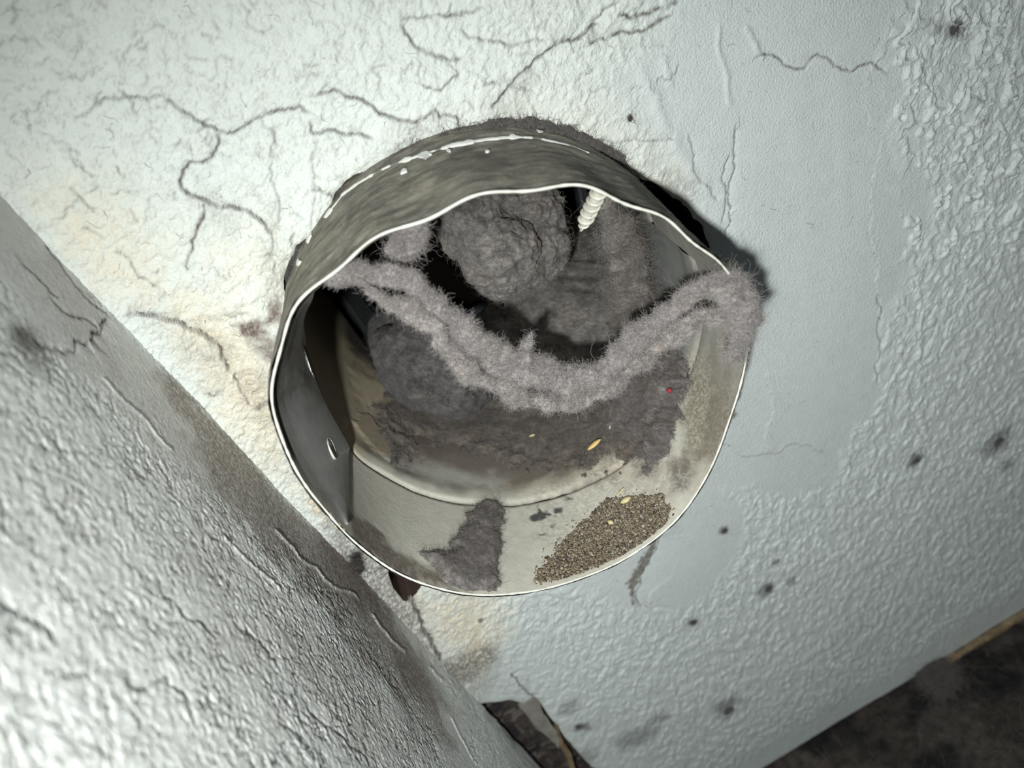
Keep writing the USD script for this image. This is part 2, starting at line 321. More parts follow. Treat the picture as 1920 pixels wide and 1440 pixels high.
CR = [  # points, lip height, reach, groove, dirt width mm, dirt
 ([(306, 182), (340, 207), (374, 228), (399, 238), (437, 250), (467, 231), (496, 214), (535, 207), (564, 199), (588, 214)], .0009, .004, .0003, .42, .75),
 ([(404, 250), (411, 272), (399, 294), (379, 306), (357, 304), (343, 321), (338, 345), (355, 365), (377, 374), (394, 382), (413, 391)], .0009, .004, .0004, .5, .75),
 ([(413, 389), (433, 388), (455, 394), (479, 408), (498, 423), (508, 440)], .0011, .003, .0004, .5, .7),
 ([(382, 379), (377, 413), (367, 437), (360, 471), (350, 508)], -.0008, .003, .0004, .5, .8),
 ([(583, 180), (627, 168), (651, 182), (680, 187), (700, 199), (736, 219), (758, 226), (795, 222), (813, 204), (824, 219), (857, 219), (862, 241)], .0008, .003, .0003, .45, .75),
 ([(581, 228), (583, 248), (603, 250), (622, 245), (671, 250), (700, 262)], .0007, .003, .0003, .45, .7),
 ([(510, 233), (508, 292), (509, 340), (510, 437), (512, 520)], .0004, .006, .0002, .3, .35), ([(590, 262), (588, 340), (583, 437)], -.0005, .005, .0002, .3, .4),
 ([(586, 357), (612, 365), (632, 374)], .0005, .002, .0002, .35, .6), ([(180, 199), (194, 185), (219, 185), (248, 182), (306, 178)], .0005, .003, .0002, .35, .55),
 ([(751, 38), (795, 33), (857, 29), (908, 15)], .0007, .004, .0002, .4, .55), ([(751, 47), (769, 77), (787, 91), (813, 102), (842, 113), (868, 109)], .0008, .003, .0003, .5, .7),
 ([(786, 84), (786, 157), (809, 166), (828, 170), (862, 140)], -.0006, .004, .0002, .35, .55),
 ([(1040, 80), (1010, 106), (981, 135), (955, 160), (933, 190), (918, 203)], .0012, .003, .0003, .6, .7),
 ([(860, 55), (904, 75), (933, 77), (992, 78), (1023, 75)], .0006, .003, .0002, .4, .5), ([(1043, 87), (1065, 75), (1097, 62), (1123, 46)], .0007, .003, .0003, .5, .75),
 ([(1101, 87), (1137, 75), (1170, 58), (1218, 51), (1258, 26)], .0008, .003, .0003, .5, .8), ([(1159, 29), (1185, 35), (1218, 26), (1240, 15)], .0008, .003, .0003, .6, .8),
 ([(1250, 20), (1268, 5), (1262, -20)], .0006, .003, .0003, .5, .7), ([(904, 160), (930, 155), (955, 150)], .0005, .002, .0002, .35, .5),
 ([(1412, 112), (1460, 109), (1509, 129), (1533, 102), (1563, 124), (1597, 134), (1626, 119), (1665, 139)], .0004, .003, .0002, .34, .8),
 ([(1378, 233), (1378, 292), (1373, 389), (1358, 447)], .0006, .003, .0003, .45, .5), ([(1366, 290), (1355, 330), (1362, 370), (1352, 420)], .0005, .002, .0002, .3, .5),
 ([(1621, 170), (1631, 379), (1635, 462), (1645, 550), (1650, 622), (1645, 700)], -.0004, .006, .0001, .3, .25), ([(1645, 550), (1652, 640), (1645, 720)], .0006, .002, .0002, .35, .45),
 ([(1241, 1002), (1221, 1050), (1201, 1083), (1193, 1115), (1201, 1136), (1221, 1140), (1229, 1127)], .0009, .006, .0002, .4, .5),
 ([(233, 591), (272, 593), (321, 603), (350, 617), (389, 637), (413, 654), (423, 680), (432, 700)], .0016, .004, .0010, .42, .95),
 ([(440, 700), (455, 740), (470, 760)], .0006, .003, .0003, .4, .6), ([(215, 470), (245, 490), (260, 520), (300, 540)], .0004, .003, .0002, .3, .5),
 ([(480, 770), (500, 758), (520, 757)], .0006, .002, .0006, .7, .95), ([(390, 740), (400, 745), (415, 738)], .0004, .002, .0002, .3, .5),
 ([(190, 170), (170, 210), (140, 220)], .0004, .003, .0002, .3, .4), ([(130, 350), (165, 385), (180, 400)], .0004, .003, .0002, .3, .5),
 ([(755, 1100), (775, 1130), (790, 1165), (798, 1190), (825, 1230), (832, 1265), (836, 1300)], .0012, .004, .0016, .9, 1.0),
 ([(955, 1262), (975, 1285), (1003, 1312)], .0005, .003, .0004, .5, .9), ([(975, 1150), (1010, 1130), (1060, 1110)], .0003, .003, .0002, .4, .4),
 ([(1350, 830), (1385, 850), (1460, 850), (1490, 832), (1545, 850)], -.0004, .004, .0001, .3, .25), ([(1440, 690), (1445, 760), (1450, 850)], -.0004, .004, .0001, .3, .2),
 ([(1160, 1), (1130, 20), (1110, 40)], .0005, .003, .0002, .4, .4), ([(860, 150), (840, 120), (815, 110)], .0004, .002, .0002, .4, .5),
 ([(1290, 250), (1300, 300), (1330, 350), (1345, 380)], .0004, .003, .0002, .35, .35), ([(1110, 262), (1190, 258), (1265, 262)], .0003, .002, .0001, .28, .5)]
for n, (pl, st, re, gr, dw, di) in enumerate(CR):
    B.crack(wl(pl), -st * 0.75, re * 0.8, gr, 0.0003, min(1, di * 1.3), max(dw * 0.62e-3, 0.00024), seed=200 + n, amp=0.16, levels=4)
for n, (pl, h, w) in enumerate([([(1094, 18), (1072, 33), (1050, 58), (1032, 80), (1015, 98)], .0012, .0016), ([(1188, 109), (1229, 182), (1265, 255), (1298, 328), (1334, 368)], .0010, .0018),
      ([(1392, 53), (1422, 97), (1434, 112)], .0010, .0008), ([(1345, 40), (1356, 120), (1374, 204)], .0008, .0008), ([(1243, 106), (1250, 138), (1256, 165)], .0008, .0010),
      ([(1708, 438), (1713, 511), (1723, 608), (1728, 700)], .0006, .0008), ([(1660, 640), (1655, 720)], .0006, .0009), ([(1560, 90), (1580, 400)], .0002, .003), ([(1480, 150), (1500, 560)], .0002, .004),
      ([(795, 222), (806, 205), (813, 195)], .0010, .0013), ([(420, 585), (440, 570), (470, 560), (480, 590), (450, 610)], .0015, .0018), ([(240, 560), (290, 585), (330, 570)], .0014, .0025),
      ([(480, 1000), (540, 1060)], .0, .001)]):
    B.ridge(wl(pl), h * 0.45, w * 0.8, amp=0.14, seed=300 + n)
# random short cracks on the flaky plaster
rg = np.random.default_rng(5)
for n in range(230):
    px, py = rg.uniform(-20, 1250), rg.uniform(-20, 620)
    if py > 0.75 * px + 330 or (px - 950) ** 2 / 430 ** 2 + (py - 640) ** 2 / 440 ** 2 < 1: continue
    c = on_wall(px, py)[[0, 2]]; a = rg.uniform(0, 6.28); L = rg.uniform(0.001, 0.0035); d = np.array([math.cos(a), math.sin(a)]) * L
    bend = np.array([-d[1], d[0]]) * rg.uniform(-0.5, 0.5)
    B.crack(np.array([c - d, c + bend, c + d]), rg.uniform(-.0003, .0003), .0015, .0001, .0002, rg.uniform(.1, .5), .00022, amp=0.3, seed=400 + n)
# dusty smudges
for n, (px, py, r, a) in enumerate([(1870, 828, 22, .6), (1715, 860, 14, .7), (1357, 995, 10, .8), (1440, 1102, 17, .7), (1482, 1088, 9, .6), (1298, 1166, 9, .9), (1362, 1325, 24, .6), (1090, 1362, 14, .7), (1065, 1325, 18, .4),
      (1195, 1380, 30, .45), (1230, 1345, 20, .45), (1100, 1420, 20, .4), (1890, 870, 12, .6), (1790, 50, 16, .75), (1755, 50, 10, .5), (1640, 1230, 0.1, 0), (1453, 1053, 6, .8), (900, 1160, 5, .8), (1376, 780, 6, .8), (1380, 745, 9, .8), (1385, 730, 7, .7),
      (720, 1060, 12, .5), (1180, 220, 6, .6), (30, 600, 0.1, 0)]):
    c = on_wall(px, py); rr = r * np.linalg.norm(c - CAM) / F
    B.spot(c[[0, 2]], rr, SOOT if n % 2 else GREYD * 0.6, a, 500 + n)
for n, (px, py, r_, a_) in enumerate([(668, 1042, .0022, 1.0), (672, 1068, .0020, 1.0), (664, 1090, .0008, .8), (650, 1050, .003, .45)]): B.spot(on_wall(px, py)[[0, 2]], r_, SOOT * 0.35, a_, 801 + n)
# the broken opening round the duct, and the missing foot of the panel at the corner
hole_px = [(533, 545), (540, 500), (556, 462), (578, 446), (600, 442), (622, 385), (640, 352), (655, 336), (690, 322), (722, 306), (760, 292), (802, 272), (842, 262), (862, 262), (868, 246), (895, 243), (925, 238), (962, 236), (1000, 242), (1040, 252), (1062, 256), (1085, 268), (1112, 276), (1135, 298), (1152, 305), (1182, 322), (1206, 338), (1232, 346), (1262, 372), (1290, 390), (1320, 425), (1335, 470)]
ang = np.radians(np.linspace(172, 12, 22))
hole_low = np.array([(O + (R0 + 0.0008 + 0.0012 * abs(math.sin(5 * a))) * (math.cos(a) * E1 + math.sin(a) * E2))[[0, 2]] for a in ang])
hole_low = np.vstack([hole_low[:16], wl([(795, 1098), (772, 1130), (756, 1128), (738, 1106), (728, 1078)]), hole_low[16:]])
hole = np.vstack([jag(wl(hole_px), 0.10, 9, 2), hole_low])
foot = jag(np.vstack([wl([(850, 1400), (862, 1348), (884, 1326), (905, 1322), (955, 1316), (985, 1323), (1003, 1308), (1030, 1345), (1060, 1385), (1110, 1440)]), [[0.022, 0.035], [0.028, -0.02]]]), 0.05, 10, 2)
foot = np.vstack([foot, [[-0.03, -0.02]]])
hsd = np.minimum(poly_sd(B.U, B.V, hole), poly_sd(B.U, B.V, foot))
i, _ = B.patch(hole, None, 0, 0.001, 0.0); 
edge = np.exp(-np.maximum(hsd, 0) / 0.0012); B.paint(np.arange(len(B.U)), 0.5 * edge * noise(B.P(700, 44)), CREAM * 0.9)
B.h -= 0.0008 * np.exp(-np.maximum(hsd, 0) / 0.0008)
inside = hsd < 0
qf = grid_faces(nu, nv); qin = inside[qf].all(1); qf = qf[~qin]
# pull the ragged grid edge onto the outline
snap = np.zeros(len(B.U), bool); snap[np.unique(qf)] = True; snap &= inside
si = np.nonzero(snap)[0]
uu, vv = B.U.copy(), B.V.copy(); loops = [np.vstack([hole, hole[:1]]), np.vstack([foot, foot[:1]])]
for loop in loops:
    a, b = loop[:-1], loop[1:]; d = b - a; l2 = np.maximum((d * d).sum(1), 1e-18)
    s = np.clip(((uu[si, None] - a[:, 0]) * d[:, 0] + (vv[si, None] - a[:, 1]) * d[:, 1]) / l2, 0, 1)
    cx, cy = a[:, 0] + s * d[:, 0], a[:, 1] + s * d[:, 1]; dd = (cx - uu[si, None]) ** 2 + (cy - vv[si, None]) ** 2
    j = dd.argmin(1); ok = dd[np.arange(len(si)), j] < 0.0012 ** 2
    uu[si] = np.where(ok, cx[np.arange(len(si)), j], uu[si]); vv[si] = np.where(ok, cy[np.arange(len(si)), j], vv[si])
v = np.c_[uu, -B.h, vv]
# board thickness behind every open edge of the sheet
e = np.vstack([qf[:, [0, 1]], qf[:, [1, 2]], qf[:, [2, 3]], qf[:, [3, 0]]]); es = np.sort(e, 1)
key = es[:, 0].astype(np.int64) * len(v) + es[:, 1]; _, inv, cnt = np.unique(key, return_inverse=True, return_counts=True)
be = e[cnt[inv] == 1]; bv = np.unique(be); mp = np.full(len(v), -1); mp[bv] = len(v) + np.arange(len(bv))
vb = v[bv].copy(); vb[:, 1] = 0.0125
mf = mp + len(bv)          # the broken faces are raw board: their own front vertices
qb = np.c_[mf[be[:, 1]], mf[be[:, 0]], mp[be[:, 0]], mp[be[:, 1]]]
v2 = np.vstack([v, vb, v[bv]]); c2 = np.vstack([B.col, np.tile([0.075, 0.05, 0.04], (2 * len(bv), 1))])
v3, f3, c3 = compact(v2, tri(np.vstack([qf, qb])), c2)
obj('wall_back', (v3, f3), M_PAINT, col=c3, label='white plastered wall with cracked flaking paint around the duct hole', kind='structure')
def wall_h(p):
    i = min(max(np.searchsorted(xs, p[0]), 0), nu - 1); j = min(max(np.searchsorted(zs, p[1]), 0), nv - 1); return B.h[i * nv + j]

# ------------------------------------------------------------------ left wall
ys = axis((-0.5, -0.17, 0.008), (-0.17, -0.13, 0.0012), (-0.13, 0.0005, 0.00033))
zl = axis((0.0, 0.13, 0.004), (0.13, 0.40, 0.00039), (0.40, 0.42, 0.001), (0.42, 0.60, 0.008))
UU, VV = np.meshgrid(ys, zl, indexing='ij'); nu2, nv2 = UU.shape
L = Field(UU.ravel(), VV.ravel(), np.array([0.80, 0.82, 0.80]))
ll = left_uv
band = 1 - sstep(-0.004, 0.004, poly_sd(L.U, L.V, ll([(-100, 240), (0, 345), (200, 592), (330, 725), (600, 1010), (760, 1150), (850, 1330), (900, 1470), (840, 1440), (800, 1320), (640, 1120), (500, 1010), (340, 870), (190, 730), (80, 640), (-60, 420)])) + 0.006 * (fbm(L.P(160, 1), 3, 3) - 0.5))
wx, wy = noise(L.P(300, 3)) - 0.5, noise(L.P(300, 4)) - 0.5
Q = np.c_[L.U * 900 + wx * 1.6, L.V * 800 + wy * 1.6, np.zeros(len(L.U))]
n1 = fbm(Q, 4, 51); n2 = fbm(Q * 2.4 + 3, 2, 52); n0 = fbm(L.P(130, 5), 3, 53)
def crevice(f, w): return np.exp(-(np.abs(f - 0.5) / w) ** 2)
c1 = crevice(fbm(np.c_[L.U * 260 + wx * 1.5, L.V * 300 + wy * 1.5, L.U * 0], 4, 57), 0.020) * sstep(0.40, 0.58, fbm(L.P(150, 11), 3, 58))
c2 = crevice(fbm(np.c_[L.U * 560 + wx * 2, L.V * 620 + wy * 2, L.U * 0 + 2], 4, 60), 0.030) * sstep(0.38, 0.56, fbm(L.P(220, 12), 3, 61))
gr = sstep(0.52, 0.66, fbm(L.P(1300, 13), 2, 62))
L.h += (1 - 0.85 * band) * (0.00010 * sstep(0.40, 0.66, n1) * (0.1 + 1.5 * n0) + 0.00012 * n2 + 0.00022 * gr * n0 - 0.00032 * c1 - 0.00024 * c2 + 0.0003 * (fbm(L.P(210, 6), 5, 54) - 0.5))
L.paint(np.arange(len(L.U)), (1 - band) * (0.42 * c1 + 0.28 * c2) * (0.4 + fbm(L.P(60, 14), 2, 63)), (0.30, 0.26, 0.21))
L.h += 0.0012 * (fbm(L.P(35, 7), 3, 55) - 0.5) + band * 0.0002 * n2
L.paint(np.arange(len(L.U)), 0.30 * band, GREYD * 1.8)
for n, (pl, a, c) in enumerate([([(300, 700), (420, 800), (560, 950), (680, 1080), (790, 1250), (850, 1400), (760, 1330), (600, 1140), (480, 1010), (380, 880)], 0.8, BROWN * 1.25),
      ([(600, 1000), (700, 1080), (740, 1150), (690, 1160), (620, 1080)], 0.85, BROWN), ([(720, 1180), (790, 1230), (840, 1330), (760, 1300)], 0.7, BROWN),
      ([(480, 1120), (700, 1250), (860, 1440), (700, 1440), (560, 1260)], 0.35, BROWN * 1.3), ([(20, 600), (70, 610), (65, 680), (25, 670)], 0.75, GREYD * 0.8),
      ([(100, 470), (200, 600), (220, 720), (130, 640), (40, 480)], 0.35, GREYD * 1.5), ([(330, 990), (420, 1040), (400, 1100), (330, 1060)], 0.22, BROWN), ([(400, 1130), (520, 1200), (470, 1290), (390, 1220)], 0.22, BROWN)]):
    L.patch(ll(pl), c, a, 0.005, 0.008, 200, 600 + n, speck=0.55, ss=2400)
for n, (pl, h, w) in enumerate([([(180, 700), (250, 770), (330, 850)], .0009, .0006), ([(500, 990), (560, 1050), (620, 1100), (680, 1135)], .0012, .0009), ([(690, 1145), (730, 1200), (760, 1220)], .0012, .0012), ([(410, 1000), (470, 1060), (530, 1120)], .0008, .0008), ([(800, 1250), (830, 1280)], .0012, .0009), ([(840, 1340), (870, 1400), (895, 1440)], .0010, .0008)]):
    L.ridge(ll(pl), h * 0.4, w * 0.45, amp=0.15, seed=700 + n, color=(0.82, 0.82, 0.78), a=0.6)
for n, (pl, st, di) in enumerate([([(204, 598), (190, 622), (170, 646)], .0008, .8), ([(60, 420), (130, 520), (180, 575), (204, 596)], .0006, .7), ([(0, 345), (60, 422)], .0004, .4), ([(170, 646), (120, 660), (60, 640)], .0005, .5), ([(90, 560), (150, 600), (185, 615)], .0004, .5), ([(40, 500), (110, 560)], .0004, .4),
      ([(430, 1160), (480, 1200), (520, 1250)], .0008, .5), ([(240, 1290), (310, 1270), (350, 1330)], .0010, .45), ([(300, 1120), (350, 1160), (390, 1190)], .0008, .4), ([(0, 1140), (60, 1160), (110, 1210)], .0010, .35), ([(560, 1300), (640, 1380), (700, 1440)], .0006, .5), ([(660, 1180), (720, 1270), (780, 1340), (830, 1440)], .0006, .6)]):
    L.crack(ll(pl), -st * (1 if n < 6 else .35), .002, .0003 if n < 6 else .00015, .0004, di * (1 if n < 6 else .5), .0004 if n < 6 else .00022, amp=.2, levels=4, seed=720 + n)
c = on_left(45, 640); L.spot(c[[1, 2]], 0.0035, GREYD * 0.6, .7, 803)
obj('wall_left', (np.c_[L.h, L.U, L.V], tri(grid_faces(nu2, nv2))[:, ::-1]), M_PAINT_L, col=L.col, label='rough textured white side wall close to the camera, dusty along the corner', kind='structure')

# ------------------------------------------------------------------ floor, strip, wall cavity
xf, yf = axis((-0.02, 0.30, 0.0011), (0.30, 0.6, 0.01)), axis((-0.6, -0.13, 0.01), (-0.13, 0.013, 0.0011))
UU, VV = np.meshgrid(xf, yf, indexing='ij'); G = Field(UU.ravel(), VV.ravel(), np.array([0.060, 0.050, 0.046]))
G.h += 0.0030 * (fbm(G.P(120, 1), 5, 61) - 0.5) + 0.0012 * (fbm(G.P(500, 2), 3, 62) - 0.5)
G.paint(np.arange(len(G.U)), 0.8 * sstep(0.48, 0.62, fbm(G.P(60, 3), 4, 63)), (0.018, 0.019, 0.021))
G.paint(np.arange(len(G.U)), 0.6 * sstep(0.52, 0.66, fbm(G.P(45, 4), 4, 64)), (0.11, 0.095, 0.085))
obj('floor', (np.c_[G.U, G.V, G.h - 0.003], tri(grid_faces(*UU.shape))), M_FLOOR, col=G.col, label='dark dusty floor at the foot of the wall', kind='structure')
def bar(p0, p1, w, h, up=np.array([0, 0, 1.0]), n=40, amp=0.0004, seed=1):
    """a worn wooden strip from p0 to p1"""
    d = p1 - p0; Ld = np.linalg.norm(d); d = d / Ld; s = np.cross(d, up); s /= np.linalg.norm(s); up2 = np.cross(s, d)
    prof = np.array([(-.5, -.5), (-.5, .38), (-.42, .5), (.42, .5), (.5, .38), (.5, -.5)])
    V = []
    for k in np.linspace(0, 1, n):
        q = p0 + d * Ld * k + prof[:, :1] * w * s + prof[:, 1:] * h * up2
        V.append(q + (noise(q * 500 + seed)[:, None] - 0.5) * amp * 2)
    V = np.array(V); m_ = len(prof); V = V.reshape(-1, 3); f = []
    for a in range(n - 1):
        for b in range(m_): f.append((a * m_ + b, (a + 1) * m_ + b, (a + 1) * m_ + (b + 1) % m_, a * m_ + (b + 1) % m_))
    f = tri(np.array(f)); caps = [(0, b, b + 1) for b in range(1, m_ - 1)] + [((n - 1) * m_, (n - 1) * m_ + b + 1, (n - 1) * m_ + b) for b in range(1, m_ - 1)]
    return V, np.vstack([f, caps])[:, ::-1]
obj('trim_1', bar(np.array([0.158, -0.0022, -0.0006]), np.array([0.42, -0.0022, -0.0006]), 0.003, 0.0018, n=160), M_WOOD, smooth=40, label='thin tan wooden strip along the foot of the wall', kind='structure')
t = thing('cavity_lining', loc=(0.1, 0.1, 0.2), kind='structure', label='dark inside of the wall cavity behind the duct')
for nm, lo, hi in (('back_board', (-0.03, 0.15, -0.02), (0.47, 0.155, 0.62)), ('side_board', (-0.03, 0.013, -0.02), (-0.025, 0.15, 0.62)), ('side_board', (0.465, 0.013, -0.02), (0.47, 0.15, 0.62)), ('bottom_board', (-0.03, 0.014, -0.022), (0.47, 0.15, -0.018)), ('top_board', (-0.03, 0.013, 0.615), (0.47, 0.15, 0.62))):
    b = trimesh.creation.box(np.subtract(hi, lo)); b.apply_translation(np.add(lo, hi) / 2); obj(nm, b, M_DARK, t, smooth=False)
# dusty block in the gap at the foot of the corner
t = thing('bottom_plate', loc=(0.008, 0.02, 0.0), label='dark dust-covered framing block in the gap at the foot of the corner', cat='wood block')
ub, vb_ = axis((-0.02, 0.045, 0.0006)), axis((-0.005, 0.150, 0.0006)); UU, VV = np.meshgrid(ub, vb_, indexing='ij')
K = Field(UU.ravel(), VV.ravel(), np.array([0.085, 0.072, 0.068])); K.h += 0.0015 * (fbm(K.P(150, 1), 5, 71) - 0.5)
K.paint(np.arange(len(K.U)), 0.7 * sstep(0.5, 0.62, fbm(K.P(160, 2), 4, 72)), (0.03, 0.027, 0.03)); K.paint(np.arange(len(K.U)), 0.6 * sstep(0.6, 0.68, fbm(K.P(420, 3), 3, 73)), (0.26, 0.23, 0.20))
K.ridge(wall_uv([(905, 1375), (907, 1400), (912, 1450)]), 0.0004, 0.0008, color=(0.3, 0.28, 0.25), a=.8)
obj('dusty_face', (np.c_[K.U, 0.0055 - K.h, K.V], tri(grid_faces(*UU.shape))), M_FLOOR, t, col=K.col)
bb = trimesh.creation.box((0.064, 0.02, 0.152)); bb.apply_translation((0.0125, 0.0175, 0.0715)); obj('block', bb, M_DARK, t, smooth=False)
def slab(pts3, nrm, th, mat, amp=0.0003, seed=1, **kw):
    """a torn flat piece with thickness from an outline of 3D points"""
    from shapely.geometry import Polygon
    P = np.asarray(pts3); c = P.mean(0); nrm = nrm / np.linalg.norm(nrm); a = np.cross(nrm, [0.3, 0.2, 1.0]); a /= np.linalg.norm(a); b = np.cross(nrm, a)
    q = jag(np.vstack([np.c_[(P - c) @ a, (P - c) @ b], [[(P[0] - c) @ a, (P[0] - c) @ b]]]), 0.08, seed, 2)[:-1]
    pg = Polygon(q).buffer(0); pg = max(getattr(pg, 'geoms', [pg]), key=lambda g: g.area)
    ms = trimesh.creation.extrude_polygon(pg, th, engine='earcut')
    v = ms.vertices; w = c + v[:, :1] * a + v[:, 1:2] * b + v[:, 2:3] * nrm
    w = w + nrm * ((noise(w * 300 + seed) - 0.5) * amp * 4)[:, None]
    return trimesh.Trimesh(w, ms.faces, process=False)
flap = [on_wall(px, py, 0.0005 + 0.002 * k) for k, (px, py) in zip((0, 0, .3, .6, 1, 1, 1, .6), [(974, 1326), (997, 1306), (1016, 1322), (1030, 1353), (1043, 1380), (1039, 1392), (1012, 1366), (987, 1340)])]
obj('paper_flap', slab(flap, np.array([0.2, -1, 0.1]), 0.0006, M_PAPER), M_PAPER, smooth=30, label='torn grey drywall paper flap hanging at the foot of the corner', cat='paper')
spl = [on_wall(px, py, 0.002) for px, py in [(1036, 1368), (1047, 1364), (1056, 1388), (1069, 1424), (1080, 1460), (1066, 1440), (1053, 1406), (1043, 1388)]]
obj('wood_splinter', slab(spl, np.array([0.2, -1, 0.1]), 0.002, M_WOOD, seed=3), M_WOOD, smooth=30, label='split wooden sliver beside the torn paper flap', cat='wood')

def smooth_path(cps, n):
    from scipy.interpolate import PchipInterpolator
    c = np.asarray(cps, float); s = np.r_[0, np.cumsum(np.linalg.norm(np.diff(c[:, :3], axis=0), axis=1))]
    return PchipInterpolator(s, c)(np.linspace(0, s[-1], n))
# ------------------------------------------------------------------ duct
duct = thing('duct_pipe', 'dented round sheet metal duct sticking out of the wall', 'duct', loc=O)
th = np.linspace(-np.pi, np.pi, 761); tt = np.r_[np.linspace(-0.06, -0.03, 60)[:-1], np.linspace(-0.03, PROT, 160)]
TH, TT = np.meshgrid(th, tt, indexing='ij'); TT = np.where(TT < -0.03, -0.03 + (TT + 0.03) * (t_end(TH) + 0.03) / -0.03, TT); TT = TT + d_w(TT) * d_t(TH); ndu, ndv = TH.shape
D = Field((TH * R0).ravel(), TT.ravel(), np.array([0.60, 0.585, 0.51]))
dl = duct_uv
def dpoly(pts): return dl(pts)
gth = np.radians([-60, 14, 18.5, 28.9, 37.3, 45.9, 54.3, 60, 67.6, 76.2, 85, 94.4, 101.5, 130, 200]); gt = np.array([-8, -4.7, -2.4, -0.5, 2.2, 4.1, 5.6, 6.6, 8.5, 9.6, 10.7, 11.6, 12.6, 14, 16]) / 1000
g = np.interp(D.U / R0, gth, gt); q = D.V - g
D.h += -0.0009 * np.exp(-(q / 0.0008) ** 2) + 0.0004 * np.exp(-((q + 0.0045) / 0.0030) ** 2)        # rolled bead behind a groove
D.h += 0.0007 * (fbm(D.P(35, 1), 3, 81) - 0.5) + 0.00012 * (fbm(D.P(900, 2), 3, 82) - 0.5)
ALL = np.arange(len(D.U)); TAN = np.array([0.42, 0.36, 0.26]); DBR = np.array([0.135, 0.108, 0.088]); GREYM = np.array([0.36, 0.37, 0.36])
# deep inside: brown dust, tan scale on the left, grey metal on the right
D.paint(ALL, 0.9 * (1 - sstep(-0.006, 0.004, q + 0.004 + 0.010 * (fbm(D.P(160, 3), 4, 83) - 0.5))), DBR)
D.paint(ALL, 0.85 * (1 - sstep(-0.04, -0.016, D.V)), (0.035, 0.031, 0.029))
D.paint(ALL, 0.9 * sstep(-0.001, -0.003, D.V - np.interp(D.U / R0, np.radians([-44, 13]), [0.004, -0.0005])) * sstep(math.radians(24), math.radians(14), D.U / R0) * sstep(math.radians(-70), math.radians(-50), D.U / R0), TAN * (0.55 + 0.5 * 1.0))
D.patch(dpoly([(565, 650), (600, 600), (650, 640), (700, 690), (740, 740), (730, 800), (660, 830), (610, 740)]), TAN, 0.9, 0.004, 0.008, 160, 1, speck=0.35, ss=900)
D.patch(dpoly([(655, 690), (740, 720), (735, 780), (690, 770)]), TAN * 1.35, 0.7, 0.003, 0.006, 220, 2, dh=0.0003)
D.patch(dpoly([(1140, 370), (1250, 400), (1330, 470), (1345, 540), (1330, 640), (1250, 640), (1180, 600), (1150, 480)]), GREYM * 0.85, 0.95, 0.004, 0.006, 160, 3)
D.patch(dpoly([(1300, 600), (1345, 600), (1370, 680), (1340, 850), (1290, 900), (1270, 720)]), TAN * 0.55, 0.9, 0.004, 0.006, 160, 4, speck=0.5, ss=2600)
D.patch(dpoly([(735, 865), (790, 850), (880, 885), (960, 900), (900, 925), (800, 905)]), np.array([0.50, 0.50, 0.46]), 0.7, 0.004, 0.006, 200, 5)
D.patch(dpoly([(660, 790), (690, 775), (740, 830), (745, 870), (700, 850)]), TAN * 0.85, 0.9, 0.0012, 0.003, 300, 6, dh=0.0006, speck=0.3)
D.patch(dpoly([(720, 790), (760, 760), (850, 770), (860, 850), (760, 880), (735, 830)]), DBR * 1.1, 0.55, 0.003, 0.006, 220, 7, speck=0.6)
D.patch(dpoly([(640, 950), (660, 1010), (720, 1060), (850, 1108), (850, 1085), (760, 1040), (690, 985)]), DBR * 1.05, 0.9, 0.0022, 0.004, 260, 8, speck=0.3, dh=0.0002)
D.patch(dpoly([(655, 990), (740, 1035), (830, 1080), (880, 1110), (700, 1060)]), DBR, 0.4, 0.004, 0.006, 260, 9, speck=0.6)
D.patch(dpoly([(1150, 880), (1280, 860), (1340, 850), (1300, 930), (1250, 960), (1200, 930)]), np.array([0.50, 0.46, 0.39]), 0.7, 0.003, 0.006, 300, 10, speck=0.4)
D.patch(dpoly([(1260, 870), (1300, 850), (1290, 920), (1265, 920)]), SOOT * 1.5, 0.8, 0.002, 0.004, 300, 11, speck=0.5)
D.patch(dpoly([(1290, 560), (1400, 560), (1370, 800), (1340, 860), (1310, 860), (1340, 700)]), np.array([0.21, 0.18, 0.145]), 0.92, 0.002, 0.004, 300, 12, speck=0.35, ss=2600)
D.paint(ALL, 0.92 * np.maximum(sstep(2.45, 2.75, D.U / R0), sstep(-1.0, -1.3, D.U / R0)), np.array([0.36, 0.345, 0.31]) * 0.85 * (0.75 + 0.5 * fbm(np.c_[D.U * 90, D.V * 500, D.U * 0], 3, 86))[:, None])
D.paint(ALL, 0.9 * sstep(1.95, 2.15, D.U / R0) * sstep(0.016, 0.008, D.V), GREYM * 0.6)
D.patch(dpoly([(1060, 880), (1150, 835), (1230, 850), (1290, 850), (1280, 880), (1180, 880), (1100, 905)]), DBR * 1.6, 0.8, 0.004, 0.008, 220, 15, speck=0.6, ss=2400)
D.crack(dpoly([(657, 845), (690, 872), (733, 899), (780, 922), (830, 937), (880, 945), (913, 944), (960, 947), (1010, 937), (1060, 922), (1110, 899), (1147, 878)]), 0, .001, 0.0003, .0008, .85, .0011, color=(0.14, 0.12, 0.10), amp=0.03, seed=801)
for n, (pl, a) in enumerate([([(995, 968), (1010, 955), (1035, 962), (1020, 972), (1000, 978)], 1), ([(1008, 948), (1018, 956), (1012, 962)], 1), ([(1040, 952), (1055, 950), (1052, 960), (1042, 962)], 1), ([(1060, 930), (1072, 934), (1064, 936)], .8), ([(1026, 958), (1040, 966), (1024, 970)], .9), ([(1012, 1002), (1022, 998), (1018, 1006)], .7), ([(1032, 985), (1042, 982), (1036, 990)], .7), ([(1048, 1004), (1054, 1008), (1050, 1012)], .5)]):
    D.patch(dpoly(pl), (0.07, 0.075, 0.08), a, 0.0003, 0.0012, 900, 820 + n, dh=-0.0002)
